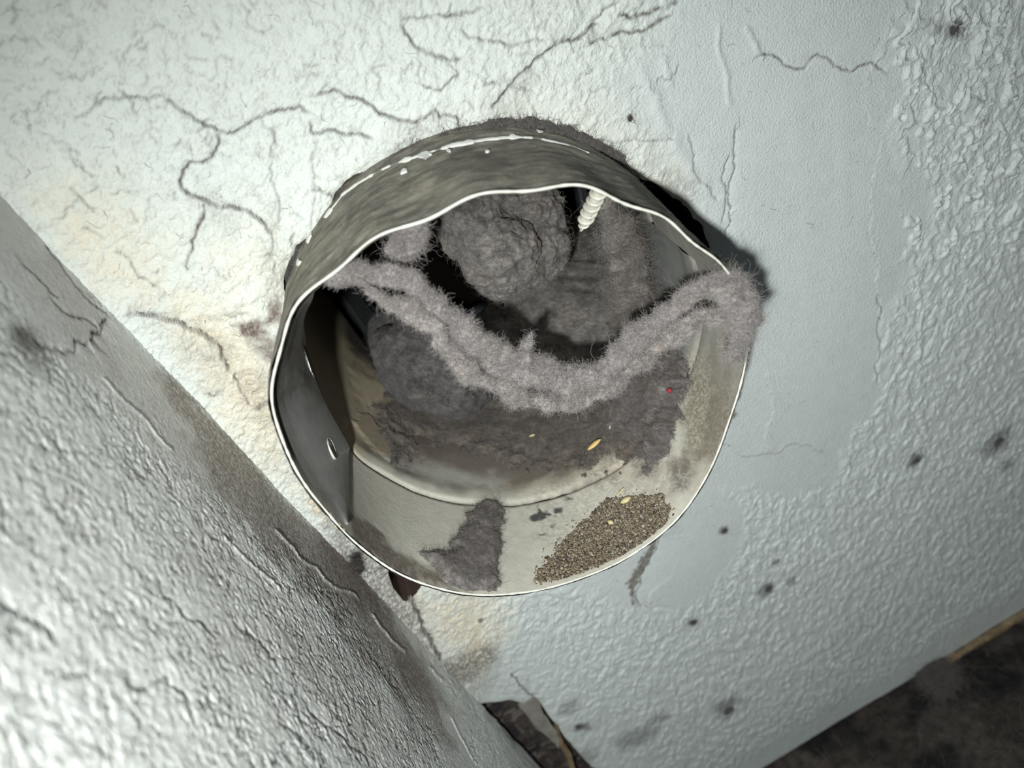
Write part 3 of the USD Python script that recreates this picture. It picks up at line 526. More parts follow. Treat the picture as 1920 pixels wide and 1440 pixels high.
D.patch(dpoly([(950, 910), (1110, 870), (1180, 850), (1190, 870), (1080, 915), (980, 935)]), np.array([0.52, 0.46, 0.36]), 0.5, 0.003, 0.006, 260, 13, speck=0.5)
D.patch(dpoly([(1000, 900), (1250, 870), (1270, 930), (1150, 950), (1040, 1040), (990, 1000)]), BROWN, 0.30, 0.004, 0.008, 300, 14, speck=1.0, ss=2200)
vi = duct_pt(TH.ravel(), TT.ravel(), D.h); seam = np.r_[np.arange(ndu - 1), 0]
fi = tri(grid_faces(ndu, ndv))
# outside of the sheet
to = np.r_[np.linspace(-0.058, -0.016, 12), np.linspace(-0.014, PROT, 110)]; T2, TO = np.meshgrid(th, to, indexing='ij'); TO = TO + d_w(TO) * d_t(T2)
S = Field((T2 * R0).ravel(), TO.ravel(), np.array([0.36, 0.335, 0.275]))
S.h += 0.0005 * (fbm(np.c_[S.U * 260, S.V * 700, S.U * 0], 4, 91) - 0.5) + 0.0004 * (fbm(S.P(60, 2), 3, 92) - 0.5)
st_ = fbm(np.c_[S.U * 260, S.V * 1500, S.U * 0], 4, 96); S.h += 0.0003 * st_; S.paint(np.arange(len(S.U)), 0.6 * sstep(0.5, 0.66, st_), (0.15, 0.135, 0.11)); S.paint(np.arange(len(S.U)), 0.5 * sstep(0.5, 0.36, st_), (0.48, 0.45, 0.38))
S.paint(np.arange(len(S.U)), 0.55 * sstep(0.5, 0.65, fbm(S.P(70, 3), 4, 93)), (0.48, 0.44, 0.35)); S.paint(np.arange(len(S.U)), 0.5 * sstep(0.52, 0.66, fbm(np.c_[S.U * 180, S.V * 420, S.U * 0], 4, 94)), (0.13, 0.115, 0.10))
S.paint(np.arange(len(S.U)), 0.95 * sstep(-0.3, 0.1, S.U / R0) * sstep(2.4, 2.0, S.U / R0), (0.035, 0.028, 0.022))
S.patch(dl([(830, 350), (960, 340), (1060, 345), (1060, 300), (960, 285), (840, 300)], False), (0.12, 0.105, 0.085), 0.45, 0.004, 0.01, 160, 95)
ol = lambda p: dl(p, False)
vo = duct_pt(T2.ravel(), TO.ravel(), -0.0009 - np.abs(S.h)); fo = tri(grid_faces(*T2.shape))[:, ::-1]
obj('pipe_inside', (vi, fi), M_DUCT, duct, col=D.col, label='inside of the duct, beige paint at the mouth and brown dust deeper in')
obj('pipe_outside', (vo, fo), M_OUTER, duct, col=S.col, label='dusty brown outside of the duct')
def tube(path, rad, n=10, closed=False, flat=1.0, up=None, amp=0.0, ns=400, seed=1, cap=True):
    """a swept tube along path (k, 3); rad scalar or (k,), flat squashes across 'up'"""
    P = np.asarray(path, float); k = len(P); rad = np.broadcast_to(rad, (k,)).astype(float)
    T = np.gradient(P, axis=0) if not closed else np.roll(P, -1, 0) - np.roll(P, 1, 0)
    T /= np.linalg.norm(T, axis=1, keepdims=True); u0 = np.array([0.2, -0.9, 0.35]) if up is None else np.asarray(up, float)
    A = u0 - (T @ u0)[:, None] * T; A /= np.linalg.norm(A, axis=1, keepdims=True); Bn = np.cross(T, A)
    a = np.linspace(0, 2 * np.pi, n, endpoint=False)
    N = np.cos(a)[None, :, None] * Bn[:, None] + flat * np.sin(a)[None, :, None] * A[:, None]
    V = P[:, None] + rad[:, None, None] * N
    if amp: V = V + N * (amp * ((fbm(V * ns + seed, 4, seed) - 0.5) * 2 + 0.32 * (fbm(V * ns * 3.1 + seed, 2, seed + 1) - 0.5)))[..., None] * np.minimum(1, rad / rad.max() * 2)[:, None, None]
    V = V.reshape(-1, 3); kk = k if closed else k - 1; i = np.arange(kk)[:, None] * n + np.arange(n)[None]; j = np.arange(kk)[:, None] * n + (np.arange(n)[None] + 1) % n
    f = np.stack([i, j, (j + n) % (k * n), (i + n) % (k * n)], -1).reshape(-1, 4); f = tri(f)
    if not closed and cap:
        V = np.vstack([V, P[:1], P[-1:]]); b = np.arange(n)
        f = np.vstack([f, np.c_[np.full(n, k * n), (b + 1) % n, b], np.c_[np.full(n, k * n + 1), (k - 1) * n + b, (k - 1) * n + (b + 1) % n]])
    return V, f
tr = np.linspace(-np.pi, np.pi, 900, endpoint=False); te = PROT + d_t(tr)
rim_path = duct_pt(tr, te, -0.0004)
obj('rim', tube(rim_path, 0.00026 * (0.75 + 0.5 * noise(np.c_[tr * 40, tr * 0, tr * 0])), 8, True), M_RIM, duct, label='bright cut metal rim of the duct')
# overlapping end of the rolled sheet with its screw hole, on the left
la, lap_n = 240, 90
inner = smooth_path([np.r_[at_t(px, py, on_duct(px, py)[1] + dt), 0] for px, py, dt in [(566, 590, .030), (574, 650, .030), (590, 705, .026), (610, 755, .021), (634, 800, .014), (656, 842, .007), (654, 905, .0035), (650, 985, .001)]], la)[:, :3]
oa = np.radians(np.interp(np.linspace(0, 1, la), [0, .12, .3, .45, .6, .72, .85, 1], [-64, -54, -40, -30, -20, -12, -5, 1.2]))
outer = duct_pt(oa, PROT + d_t(oa) - 0.0008, 0.0006)
ls = np.linspace(0, 1, lap_n)[None, :, None]; VL = outer[:, None] * (1 - ls) + inner[:, None] * ls
rad_out = VL - (O + ((VL - O) @ AX)[..., None] * AX); rad_out /= np.linalg.norm(rad_out, axis=2, keepdims=True)
VL = VL + rad_out * -0.0006 * (4 * ls * (1 - ls))
q_ = (VL - CAM) @ RM.T; sx_, sy_ = W / 2 + F * q_[..., 0] / q_[..., 2], H / 2 + F * q_[..., 1] / q_[..., 2]
kc = np.hypot(sx_ - 622, sy_ - 840).argmin(); VC = VL.reshape(-1, 3)[kc]; dv = VL - VC; hd = np.linalg.norm(dv, axis=2)
LU = np.repeat(np.r_[0, np.cumsum(np.linalg.norm(np.diff(inner, axis=0), axis=1))][:, None], lap_n, 1); LT = -np.repeat(ls[..., 0], la, 0) * 0.03
lapf = Field(LU.ravel(), LT.ravel(), np.array([0.46, 0.465, 0.455]))
lapf.paint(np.arange(len(lapf.U)), 0.75 * sstep(0.46, 0.60, fbm(lapf.P(230, 1), 4, 98)) * sstep(0.45, 0.25, np.repeat(np.linspace(0, 1, la), lap_n)), (0.10, 0.09, 0.085))
lapf.paint(np.arange(len(lapf.U)), 0.6 * sstep(-0.006, -0.002, LT.ravel() + 0.003 * (fbm(lapf.P(400, 4), 3, 97) - 0.5)), (0.12, 0.105, 0.095))
lapf.paint(np.arange(len(lapf.U)), 0.55 * sstep(0.54, 0.62, fbm(np.c_[lapf.U * 60, lapf.V * 1300, lapf.U * 0], 3, 99)) * sstep(0.8, 0.5, np.repeat(np.linspace(0, 1, la), lap_n)), (0.42, 0.42, 0.41))
lapf.paint(np.arange(len(lapf.U)), 0.5 * sstep(0.5, 0.6, fbm(lapf.P(200, 5), 3, 95)), (0.34, 0.34, 0.335))
HR = 0.0026
pull = np.where((hd < HR) & (hd > HR * 0.55), HR / np.maximum(hd, 1e-9), 1.0)
vl = (VC + dv * pull[..., None]).reshape(-1, 3); fl = grid_faces(la, lap_n); fl = fl[hd.ravel()[fl].max(1) > HR * 0.8]
lv, lf, lc = compact(vl, tri(fl), lapf.col)
lap = obj('lap_strip', (lv, lf), M_DUCT, duct, col=lc, label='dark grey overlapping sheet edge with a screw hole')
ei = kc // lap_n; t1 = VL[min(ei + 2, la - 1), kc % lap_n] - VL[ei - 2, kc % lap_n]; t1 /= np.linalg.norm(t1); t2 = VL[ei, kc % lap_n + 2] - VL[ei, kc % lap_n - 2]; t2 -= (t2 @ t1) * t1; t2 /= np.linalg.norm(t2)
aa = np.linspace(0, 2 * np.pi, 40, endpoint=False)
obj('hole_edge', tube(VC + HR * (np.cos(aa)[:, None] * t1 + np.sin(aa)[:, None] * t2), 0.00007 + 0.00035 * np.maximum(0, np.sin(aa) * -np.sign(t2 @ (inner[ei] - outer[ei]))), 6, True), M_RIM, lap, label='bright edge of the screw hole')
# white paint line and flakes on the outside of the duct
pl = ol([(618, 415), (650, 372), (690, 345), (730, 322), (775, 306), (830, 290), (880, 278), (930, 270), (975, 268), (1020, 273), (1070, 284), (1100, 296)])
pl = np.c_[np.interp(np.linspace(0, 1, 160), np.linspace(0, 1, len(pl)), pl[:, 0]), np.interp(np.linspace(0, 1, 160), np.linspace(0, 1, len(pl)), pl[:, 1])]
sp = np.linspace(0, 1, 160); pl[:, 1] += 0.0009 * (fbm(np.c_[sp * 22, sp * 0, sp * 0 + 9], 3, 9) - 0.5); wd = 0.00004 + 0.0004 * sstep(0.4, 0.5, noise(np.c_[sp * 40, sp * 0, sp * 0 + 2])) + 0.0009 * sstep(0.35, 0.6, noise(np.c_[sp * 14, sp * 0, sp * 0 + 4])) * (0.4 + 0.6 * sstep(0.45, 0.8, sp))
obj('paint_line', tube(duct_pt(pl[:, 0] / R0, pl[:, 1], -0.0012), wd, 8, flat=0.35, up=np.array([-.2, -.2, 1.0]), amp=0.0004, ns=900, seed=4), M_WHITE, duct, label='broken line of white paint along the top of the duct')
for n, (px, py, r) in enumerate([(800, 306, 11), (763, 333, 6), (845, 296, 5), (572, 498, 7), (590, 452, 8), (915, 298, 3), (1010, 258, 6)]):
    c = on_duct(px, py, False); a = np.sort(np.random.default_rng(n).uniform(0, 6.28, 7)); rr = r * 0.00013 * np.random.default_rng(n + 9).uniform(0.6, 1.2, 7)
    base = O + c[1] * AX + (duct_r(c[0], c[1]) + 0.0013) * (math.cos(c[0]) * E1 + math.sin(c[0]) * E2); nr = math.cos(c[0]) * E1 + math.sin(c[0]) * E2; tg = np.cross(nr, AX)
    obj('paint_flake', slab([base + rr[k] * (math.cos(a[k]) * tg + 1.6 * math.sin(a[k]) * AX) for k in range(7)], nr, 0.0004, M_WHITE, 0.0001, n), M_WHITE, duct, smooth=30)
# plaster crumbs stuck on the lower left rim
for n, (px, py, r) in enumerate([(598, 953, 13), (618, 963, 9), (585, 940, 8), (633, 985, 8), (645, 992, 6), (610, 975, 6)]):
    c = at_t(px, py, PROT - 0.003); b = trimesh.creation.icosphere(3, r * 0.000105); b.vertices *= np.array([1, 0.7, 0.8]) * (0.65 + 0.8 * fbm(b.vertices * 900 + n, 3, n))[:, None]; b.apply_translation(c)
    obj('plaster_crumb', b, M_SEED2 if n == 4 else M_CRUMB, smooth=True, label=['pale plaster crumb on the lower left duct rim, widest of the crumbs', 'plaster crumb beside the widest one on the duct rim', 'uppermost plaster crumb on the lower left duct rim', 'plaster crumb low on the left duct rim', 'yellowish crumb lowest on the left duct rim', 'small plaster crumb between the others on the duct rim'][n], cat='crumb', group='crumbs on the duct rim')
# flexible hose behind the pipe
hose = thing('flexible_hose', 'dark corrugated flexible hose joined inside the end of the duct', 'hose', loc=O + AX * T_END)
hth = np.linspace(-np.pi, np.pi, 241); ht = np.linspace(0.004, -0.045, 150); HT, HH = np.meshgrid(hth, ht, indexing='ij'); HK = HH; HH = HH + t_end(HT)
hr = 0.0488 - 0.0013 * np.abs(np.sin(HK / 0.0065 * np.pi)) ** 0.6 + 0.0004 * (noise(np.c_[HT.ravel() * 6, HH.ravel() * 300, HH.ravel() * 0]).reshape(HT.shape) - .5)
hv_ = O + HH[..., None] * AX + hr[..., None] * (np.cos(HT)[..., None] * E1 + np.sin(HT)[..., None] * E2)
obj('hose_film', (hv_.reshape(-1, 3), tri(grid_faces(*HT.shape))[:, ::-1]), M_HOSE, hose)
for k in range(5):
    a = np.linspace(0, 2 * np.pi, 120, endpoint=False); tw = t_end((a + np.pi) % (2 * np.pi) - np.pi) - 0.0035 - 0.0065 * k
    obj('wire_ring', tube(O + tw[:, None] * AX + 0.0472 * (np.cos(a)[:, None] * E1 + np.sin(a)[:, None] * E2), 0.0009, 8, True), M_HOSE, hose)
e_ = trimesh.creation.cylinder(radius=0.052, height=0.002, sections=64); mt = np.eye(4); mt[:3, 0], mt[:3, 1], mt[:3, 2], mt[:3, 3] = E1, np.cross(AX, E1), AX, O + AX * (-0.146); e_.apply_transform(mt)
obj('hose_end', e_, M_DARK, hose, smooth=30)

# ------------------------------------------------------------------ lint
def fuzz(name, parent, V, Fc, count, length, width, mat, seed, lift=0.5, normals_out=None):
    """short curly fibres over a mesh"""
    r = np.random.default_rng(seed); a, b, c = V[Fc[:, 0]], V[Fc[:, 1]], V[Fc[:, 2]]; fn = np.cross(b - a, c - a); ar = np.linalg.norm(fn, axis=1)
    k = r.choice(len(Fc), count, p=ar / ar.sum()); w = r.dirichlet((1, 1, 1), count)
    p = w[:, :1] * a[k] + w[:, 1:2] * b[k] + w[:, 2:] * c[k]; n = fn[k] / np.maximum(ar[k], 1e-20)[:, None]
    d = r.normal(0, 1, (count, 3)); d -= (d * n).sum(1)[:, None] * n * 0.9; d /= np.linalg.norm(d, axis=1)[:, None]
    d = d + n * r.uniform(-0.1, 2 * lift, (count, 1)); K_ = 6
    Ls = 0.85 * length * r.lognormal(0, 0.5, count) / (K_ - 1); pts = [p - n * 0.0001]
    for s in range(K_ - 1):
        d = d / np.linalg.norm(d, axis=1)[:, None]; pts.append(pts[-1] + d * Ls[:, None]); d = d + r.normal(0, 0.62, (count, 3)) - n * 0.18
    curves(name, np.stack(pts, 1), width * r.uniform(0.6, 1.3, count), mat, parent)
def lint_col(V, base, seed, c2=None, amt=0.7):
    fine = ((0.68 + 0.60 * sstep(0.36, 0.64, fbm(V * 1500 + seed, 2, seed + 8))) * (0.78 + 0.36 * sstep(0.4, 0.62, fbm(V * 330 + seed, 3, seed + 9))))[:, None]; base = np.asarray(base) * fine
    a = sstep(0.42, 0.62, fbm(V * 260 + seed, 4, seed))[:, None] * amt; b = sstep(0.48, 0.66, fbm(V * 120 + seed * 2, 3, seed + 3))[:, None] * 0.5
    c = np.asarray(base) * (1 - a) + np.asarray(c2 if c2 is not None else np.asarray(base) * 0.6) * a
    return c * (1 - b) + c * np.array([1.12, 1.0, 0.92]) * b
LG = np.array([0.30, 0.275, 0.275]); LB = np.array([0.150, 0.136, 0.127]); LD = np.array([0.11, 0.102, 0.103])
def strand(name, parent, cps, mat_f=None, base=LG, flat=0.6, amp=0.0024, nf=5000, fl=0.0015, n=260, m_=40, seed=1, lift=0.33, up=None, label=None, thick=1.0, fw=0.00006):
    """lint strand through (px, py, half width px, t) control points"""
    P = []
    for px, py, r, t in cps:
        c = at_t(px, py, t); P.append(np.r_[c, thick * r * ((c - CAM) @ FWD) / F])
    S_ = smooth_path(P, n); e = np.linspace(0, 1, n); cap = np.sqrt(np.clip(1 - (1 - np.clip(e / 0.03, 0, 1)) ** 2, 0.003, 1)) * np.sqrt(np.clip(1 - (1 - np.clip((1 - e) / 0.03, 0, 1)) ** 2, 0.003, 1))
    S_[:, 3] *= 0.80 + 0.40 * fbm(np.c_[e * n * 0.06, e * 0 + seed, e * 0], 3, seed); S_[:, :3] += RIGHT * ((fbm(np.c_[e * n * 0.045, e * 0 + seed, e * 0], 3, seed + 4) - 0.5) * 0.0022)[:, None] + DOWN * ((fbm(np.c_[e * n * 0.05, e * 0 + seed, e * 0], 3, seed + 5) - 0.5) * 0.0022)[:, None]
    V, f = tube(S_[:, :3], S_[:, 3] * cap, m_, flat=flat, up=-FWD if up is None else up, amp=amp, ns=210, seed=seed)
    o = obj(name, (V, f), M_LINT, parent, col=lint_col(V, base, seed), label=label)
    fuzz('fibre_fuzz', o if parent.GetPath().GetParentPath() == Sdf.Path('/World') else parent, V, f, nf, fl, fw, mat_f or M_FIB, seed + 50, lift)
    return V, f
tM = PROT - 0.012
rope = thing('lint_rope', 'thick grey lint rope sagging across the duct mouth', 'lint', loc=at_t(1000, 700, tM))
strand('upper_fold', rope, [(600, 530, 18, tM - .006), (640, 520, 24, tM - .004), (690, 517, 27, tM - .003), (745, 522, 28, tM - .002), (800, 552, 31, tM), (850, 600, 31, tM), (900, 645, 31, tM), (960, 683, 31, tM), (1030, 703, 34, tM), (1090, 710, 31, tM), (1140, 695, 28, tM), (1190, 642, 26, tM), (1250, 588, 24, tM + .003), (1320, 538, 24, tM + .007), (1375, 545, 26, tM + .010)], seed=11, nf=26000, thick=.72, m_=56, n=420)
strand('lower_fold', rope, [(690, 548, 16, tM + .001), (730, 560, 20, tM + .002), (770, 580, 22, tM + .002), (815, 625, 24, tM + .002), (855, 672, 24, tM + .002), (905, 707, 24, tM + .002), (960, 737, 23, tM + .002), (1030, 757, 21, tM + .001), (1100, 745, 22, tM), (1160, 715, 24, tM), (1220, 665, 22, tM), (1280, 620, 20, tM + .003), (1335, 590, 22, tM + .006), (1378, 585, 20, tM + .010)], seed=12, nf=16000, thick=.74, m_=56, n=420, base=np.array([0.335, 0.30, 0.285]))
strand('crest', rope, [(972, 668, 9, tM - .002), (986, 650, 9, tM - .002), (996, 628, 2, tM - .002)], seed=13, nf=500, n=60, m_=20, amp=.0006, fl=.0015)
lobe = thing('lint_lobe', 'lint tuft draped over the right rim of the duct', 'lint', loc=at_t(1390, 580, PROT))
strand('tuft', lobe, [(1335, 525, 18, PROT - .001), (1372, 545, 27, PROT + .0025), (1392, 575, 30, PROT + .003), (1392, 612, 28, PROT + .003), (1380, 648, 18, PROT + .002), (1372, 668, 8, PROT)], amp=.0028, seed=14, nf=5000, n=120, base=LG * 0.9, fl=.0024)
clump = thing('lint_clump', 'large round lint clump hanging at the top inside the duct', 'lint', loc=at_t(940, 450, -.01))
def blob(name, parent, px, py, rx, ry, t, depth, seed, base=LB, nf=2500, sub=5, amp=0.22, ns=160, mat_f=None, fl=0.0022, lift=.35, label=None, rot=0.0):
    c = at_t(px, py, t); k = ((c - CAM) @ FWD) / F; b = trimesh.creation.icosphere(sub, 1.0).vertices; fc = trimesh.creation.icosphere(sub, 1.0).faces
    ca, sa = math.cos(rot), math.sin(rot); X, Y = RIGHT * ca + DOWN * sa, -RIGHT * sa + DOWN * ca
    q = b * (1 + amp * 2 * (fbm(b * 1.7 + seed, 4, seed) - 0.5) + amp * 0.4 * (fbm(b * 5 + seed, 3, seed + 1) - 0.5))[:, None]
    V = c + q[:, :1] * rx * k * X + q[:, 1:2] * ry * k * Y + q[:, 2:] * depth * FWD
    o = obj(name, (V, fc), M_LINT, parent, col=lint_col(V, base, seed), label=label)
    fuzz('fibre_fuzz', o, V, fc, nf, fl, 0.000055, mat_f or M_FIB_B, seed + 70, lift)
for n, (px, py, rx, ry, t, d) in enumerate([(885, 425, 62, 62, -.012, .014), (935, 470, 78, 68, -.010, .015), (905, 385, 72, 42, -.016, .012), (1000, 395, 60, 50, -.016, .012), (1022, 460, 44, 62, -.014, .011), (945, 528, 52, 32, -.010, .010), (985, 505, 48, 38, -.013, .010)]):
    blob('lobe', clump, px, py, rx, ry, t, d, 21 + n, base=LB * (1.4 if n in (1, 5, 6) else 1.05), nf=1800, sub=5, amp=.34)
sc = thing('lint_tuft', 'small lint tuft hanging under the top left rim of the duct', 'lint', loc=at_t(760, 455, .015))
strand('tuft', sc, [(775, 415, 24, .020), (765, 445, 25, .019), (752, 470, 24, .018), (748, 490, 12, .018)], seed=24, nf=2600, n=90, fl=.0026)
hs = thing('lint_strand', 'long stringy lint strand hanging beside the screw', 'lint', loc=at_t(1180, 500, .0))
strand('strand', hs, [(1128, 375, 14, .012), (1145, 410, 22, .009), (1168, 460, 30, .005), (1180, 520, 34, .0), (1188, 575, 32, -.004), (1190, 620, 28, -.008)], seed=25, nf=5000, n=160, base=LB * 1.45, flat=.45, mat_f=M_FIB_B, fl=.005, lift=.2)
bm = thing('lint_mass', 'broad brown lint mass filling the back of the duct', 'lint', loc=at_t(1080, 580, -.04))
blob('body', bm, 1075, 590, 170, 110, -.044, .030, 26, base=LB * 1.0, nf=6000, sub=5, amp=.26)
blob('side_lump', bm, 1160, 570, 75, 85, -.030, .018, 36, base=LB * 1.1, nf=2000, amp=.3)
blob('upper_lump', bm, 1060, 470, 85, 60, -.055, .018, 27, base=LB * 0.7, nf=1500)
lm = thing('lint_heap', 'dark lint heap under the rope in the left depth of the duct', 'lint', loc=at_t(760, 650, -.06))
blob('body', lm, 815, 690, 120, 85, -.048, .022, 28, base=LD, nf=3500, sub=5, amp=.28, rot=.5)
blob('upper_lump', lm, 775, 630, 85, 62, -.072, .012, 29, base=LD * 0.9, nf=1500, amp=.15)
rl = thing('lint_curtain', 'thin lint curtain under the rope on the right inside of the duct', 'lint', loc=at_t(1230, 720, .01))

def mat_on_duct(name, parent, poly_px, height, base, seed, nf, fl=0.0025, mat_f=None, rough=0.004, far=True, step=0.0005, label=None, lift=.3, fw=.00005):
    """a lint layer lying on the inside of the duct within an outline"""
    poly = duct_uv(poly_px, far); lo, hi = poly.min(0) - rough, poly.max(0) + rough
    u, v = np.arange(lo[0], hi[0], step), np.arange(lo[1], hi[1], step); A, Bv = np.meshgrid(u, v, indexing='ij'); P3 = np.c_[A.ravel(), Bv.ravel(), A.ravel() * 0]
    sd = poly_sd(A.ravel(), Bv.ravel(), poly) + rough * 2 * (fbm(P3 * 330 + seed, 4, seed) - 0.5)
    hh = height * sstep(0.0, -rough * 1.1, sd) * (0.45 + 1.1 * fbm(P3 * 120 + seed, 3, seed + 2)) + 0.00025 * fbm(P3 * 700, 3, seed)
    gg = np.interp(A.ravel() / R0, gth, gt); qq = Bv.ravel() - gg; hb = -0.0009 * np.exp(-(qq / 0.0008) ** 2) + 0.0004 * np.exp(-((qq + 0.0045) / 0.0030) ** 2)
    V = duct_pt(A.ravel() / R0, Bv.ravel(), np.where(sd < 0, hh + 0.00035, -0.0006) + hb)
    q = grid_faces(*A.shape); q = q[(sd[q] < 0.0006).all(1) & (Bv.ravel()[q] < PROT + d_t(A.ravel()[q] / R0) + .0004).all(1)]
    if len(q) == 0: return
    v_, f_, = compact(V, tri(q)); o = obj(name, (v_, f_), M_LINT, parent, col=lint_col(v_, base, seed), label=label)
    fuzz('fibre_fuzz', o, v_, f_, nf, fl, fw, mat_f or M_FIB_B, seed + 90, lift)
mat_on_duct('sheet', rl, [(1120, 740), (1180, 700), (1260, 660), (1290, 690), (1285, 760), (1260, 830), (1235, 870), (1215, 880), (1200, 840), (1130, 830)], .0045, LG * 0.62, 31, 12000, fl=.003, rough=.006)
lt = thing('lint_mat', 'brown felted lint mat on the floor of the duct below the rope', 'lint', loc=at_t(950, 800, .0))
mat_on_duct('sheet', lt, [(700, 770), (740, 735), (850, 700), (960, 720), (1080, 740), (1200, 780), (1210, 840), (1120, 872), (1040, 880), (930, 868), (840, 840), (780, 825), (748, 862), (725, 825)], .0018, np.array([0.155, 0.128, 0.106]), 32, 14000, fl=.0026, rough=.008)
lf_ = thing('lint_smear', 'mauve lint smear running down the beige floor of the duct mouth', 'lint', loc=at_t(900, 1010, .03))
mat_on_duct('sheet', lf_, [(903, 936), (938, 943), (947, 985), (940, 1030), (930, 1070), (934, 1106), (885, 1112), (830, 1092), (798, 1056), (790, 1036), (840, 1040), (858, 1005), (878, 965)], .0016, LG * 0.75, 33, 5000, fl=.0022, rough=.0022)
lp = thing('lint_patch', 'short lint smear on the left floor of the duct beside the mat', 'lint', loc=at_t(735, 820, .0))
mat_on_duct('sheet', lp, [(705, 790), (725, 770), (740, 820), (748, 870), (735, 872), (720, 830)], .0014, LB * 0.8, 34, 900, fl=.002, rough=.003)
# lint stuffed into the gap above the duct
co = thing('lint_collar', 'grey lint packed between the wall and the top of the duct', 'lint', loc=on_wall(980, 250))
cw = [(x_, y_ - 1, r_ * 1.1) for x_, y_, r_ in [(735, 312, 9), (800, 284, 13), (870, 268, 16), (930, 256, 18), (985, 252, 18), (1040, 266, 19), (1090, 284, 20), (1130, 306, 20), (1175, 335, 12), (1205, 352, 7)]]
P = [np.r_[on_wall(x, y, -0.0016), r * 0.00017] for x, y, r in cw]; S_ = smooth_path(P, 240)
V, f = tube(S_[:, :3], S_[:, 3] * np.sqrt(np.clip(1 - (2 * np.linspace(0, 1, 240) - 1) ** 8, .01, 1)), 26, flat=.7, up=np.array([0, -1, 0.2]), amp=.0014, ns=380, seed=41)
o = obj('pad', (V, f), M_LINT, co, col=lint_col(V, LD * 0.95, 41)); fuzz('fibre_fuzz', o, V, f, 5000, .0022, .00008, M_FIB_B, 42, .35)
cl = thing('lint_wad', 'dark lint wad in the broken gap left of the duct', 'lint', loc=on_wall(553, 500))
P = [np.r_[on_wall(x, y, 0.002), r * 0.00015] for x, y, r in [(580, 450, 6), (566, 475, 14), (556, 500, 17), (548, 528, 12)]]; S_ = smooth_path(P, 60)
V, f = tube(S_[:, :3], S_[:, 3], 20, flat=.6, up=np.array([0, -1, 0.2]), amp=.0007, ns=420, seed=43); o = obj('pad', (V, f), M_LINT, cl, col=lint_col(V, LD * 0.55, 43)); fuzz('fibre_fuzz', o, V, f, 500, .0015, .00008, M_FIB_D, 44, .3)

# ------------------------------------------------------------------ screw through the duct
tip = at_t(1087, 434, 0.008); hd_ = on_duct(1118, 372, True)
c0 = at_t(1122, 362, 0.016); sx = (c0 - tip); Ls = np.linalg.norm(sx); sx /= Ls; root = c0 + sx * 0.004
screw = thing('sheet_metal_screw', 'pale pointed sheet metal screw poking down inside the duct top', 'screw', loc=root)
Lt = np.linalg.norm(root - tip); s = np.linspace(0, 1, 60); rs = 0.00135 * sstep(0, 0.30, s) ** 0.7 + 0.00006
V, f = tube(tip + s[:, None] * Lt * sx, rs, 20); obj('shank', (V, f), M_SCREW, screw)
turns = 8; s = np.linspace(0.03, 1, 40 * turns); ph = s * turns * 2 * np.pi; ea = np.cross(sx, [0, 1.0, 0]); ea /= np.linalg.norm(ea); eb = np.cross(sx, ea); rr = 0.00135 * sstep(0, 0.30, s) ** 0.7
hel = tip + s[:, None] * Lt * sx + (rr + 0.00020)[:, None] * (np.cos(ph)[:, None] * ea + np.sin(ph)[:, None] * eb)
V, f = tube(hel, 0.00040 * (0.35 + 0.65 * sstep(0, .3, s)), 8, flat=1.0); obj('thread', (V, f), M_SCREW, screw)

# ------------------------------------------------------------------ sand, seeds, specks
poly = duct_uv([(1005, 1092), (1022, 1065), (1045, 1036), (1066, 1010), (1090, 982), (1118, 956), (1150, 940), (1200, 934), (1243, 928), (1252, 950), (1255, 978), (1240, 1003), (1205, 1026), (1160, 1050), (1120, 1066), (1070, 1085)])
rg = np.random.default_rng(77); lo, hi = poly.min(0), poly.max(0); q = rg.uniform(lo - .001, hi + .001, (60000, 2))
sdp = poly_sd(q[:, 0], q[:, 1], poly) + 0.003 * (fbm(np.c_[q * 400, q[:, :1] * 0], 3, 78) - 0.5)
keep = (sdp < 0.0002) & (q[:, 1] < PROT - 0.0006 + d_t(q[:, 0] / R0)); 
far_s = rg.uniform(size=len(q)) < np.where((sdp > 0) & (sdp < .003), 0.10 * np.exp(-sdp / .0012), 0); q = q[(keep | far_s) & (q[:, 1] < PROT - 0.0004 + d_t(q[:, 0] / R0))][:11000]
ico = trimesh.creation.icosphere(0, 1.0); nq = len(q); rad = 0.00017 * rg.lognormal(0, 0.35, nq)
gg = np.interp(q[:, 0] / R0, gth, gt); qq = q[:, 1] - gg; hb = -0.0009 * np.exp(-(qq / 0.0008) ** 2) + 0.0004 * np.exp(-((qq + 0.0045) / 0.0030) ** 2)
c = duct_pt(q[:, 0] / R0, q[:, 1], hb + 0.0003 + rad * 0.6 + rg.uniform(0, 0.0004, nq))
V = c[:, None] + ico.vertices[None] * rad[:, None, None] * rg.uniform(0.6, 1.25, (nq, 12, 1)); f = (np.arange(nq)[:, None, None] * 12 + ico.faces[None]).reshape(-1, 3)
pal = np.array([[0.36, 0.29, 0.20], [0.22, 0.17, 0.12], [0.09, 0.07, 0.055], [0.48, 0.40, 0.29], [0.28, 0.20, 0.12], [0.60, 0.54, 0.42], [0.15, 0.13, 0.11]])
gc = pal[rg.choice(7, nq, p=[.26, .2, .16, .14, .1, .05, .09])] * 0.68 * rg.uniform(.8, 1.2, (nq, 1))
obj('sand_patch', (V.reshape(-1, 3), f), M_SAND, smooth=False, col=np.repeat(gc, 12, 0), label='brown gritty sand patch on the duct floor at the lower rim', cat='sand', kind='stuff')
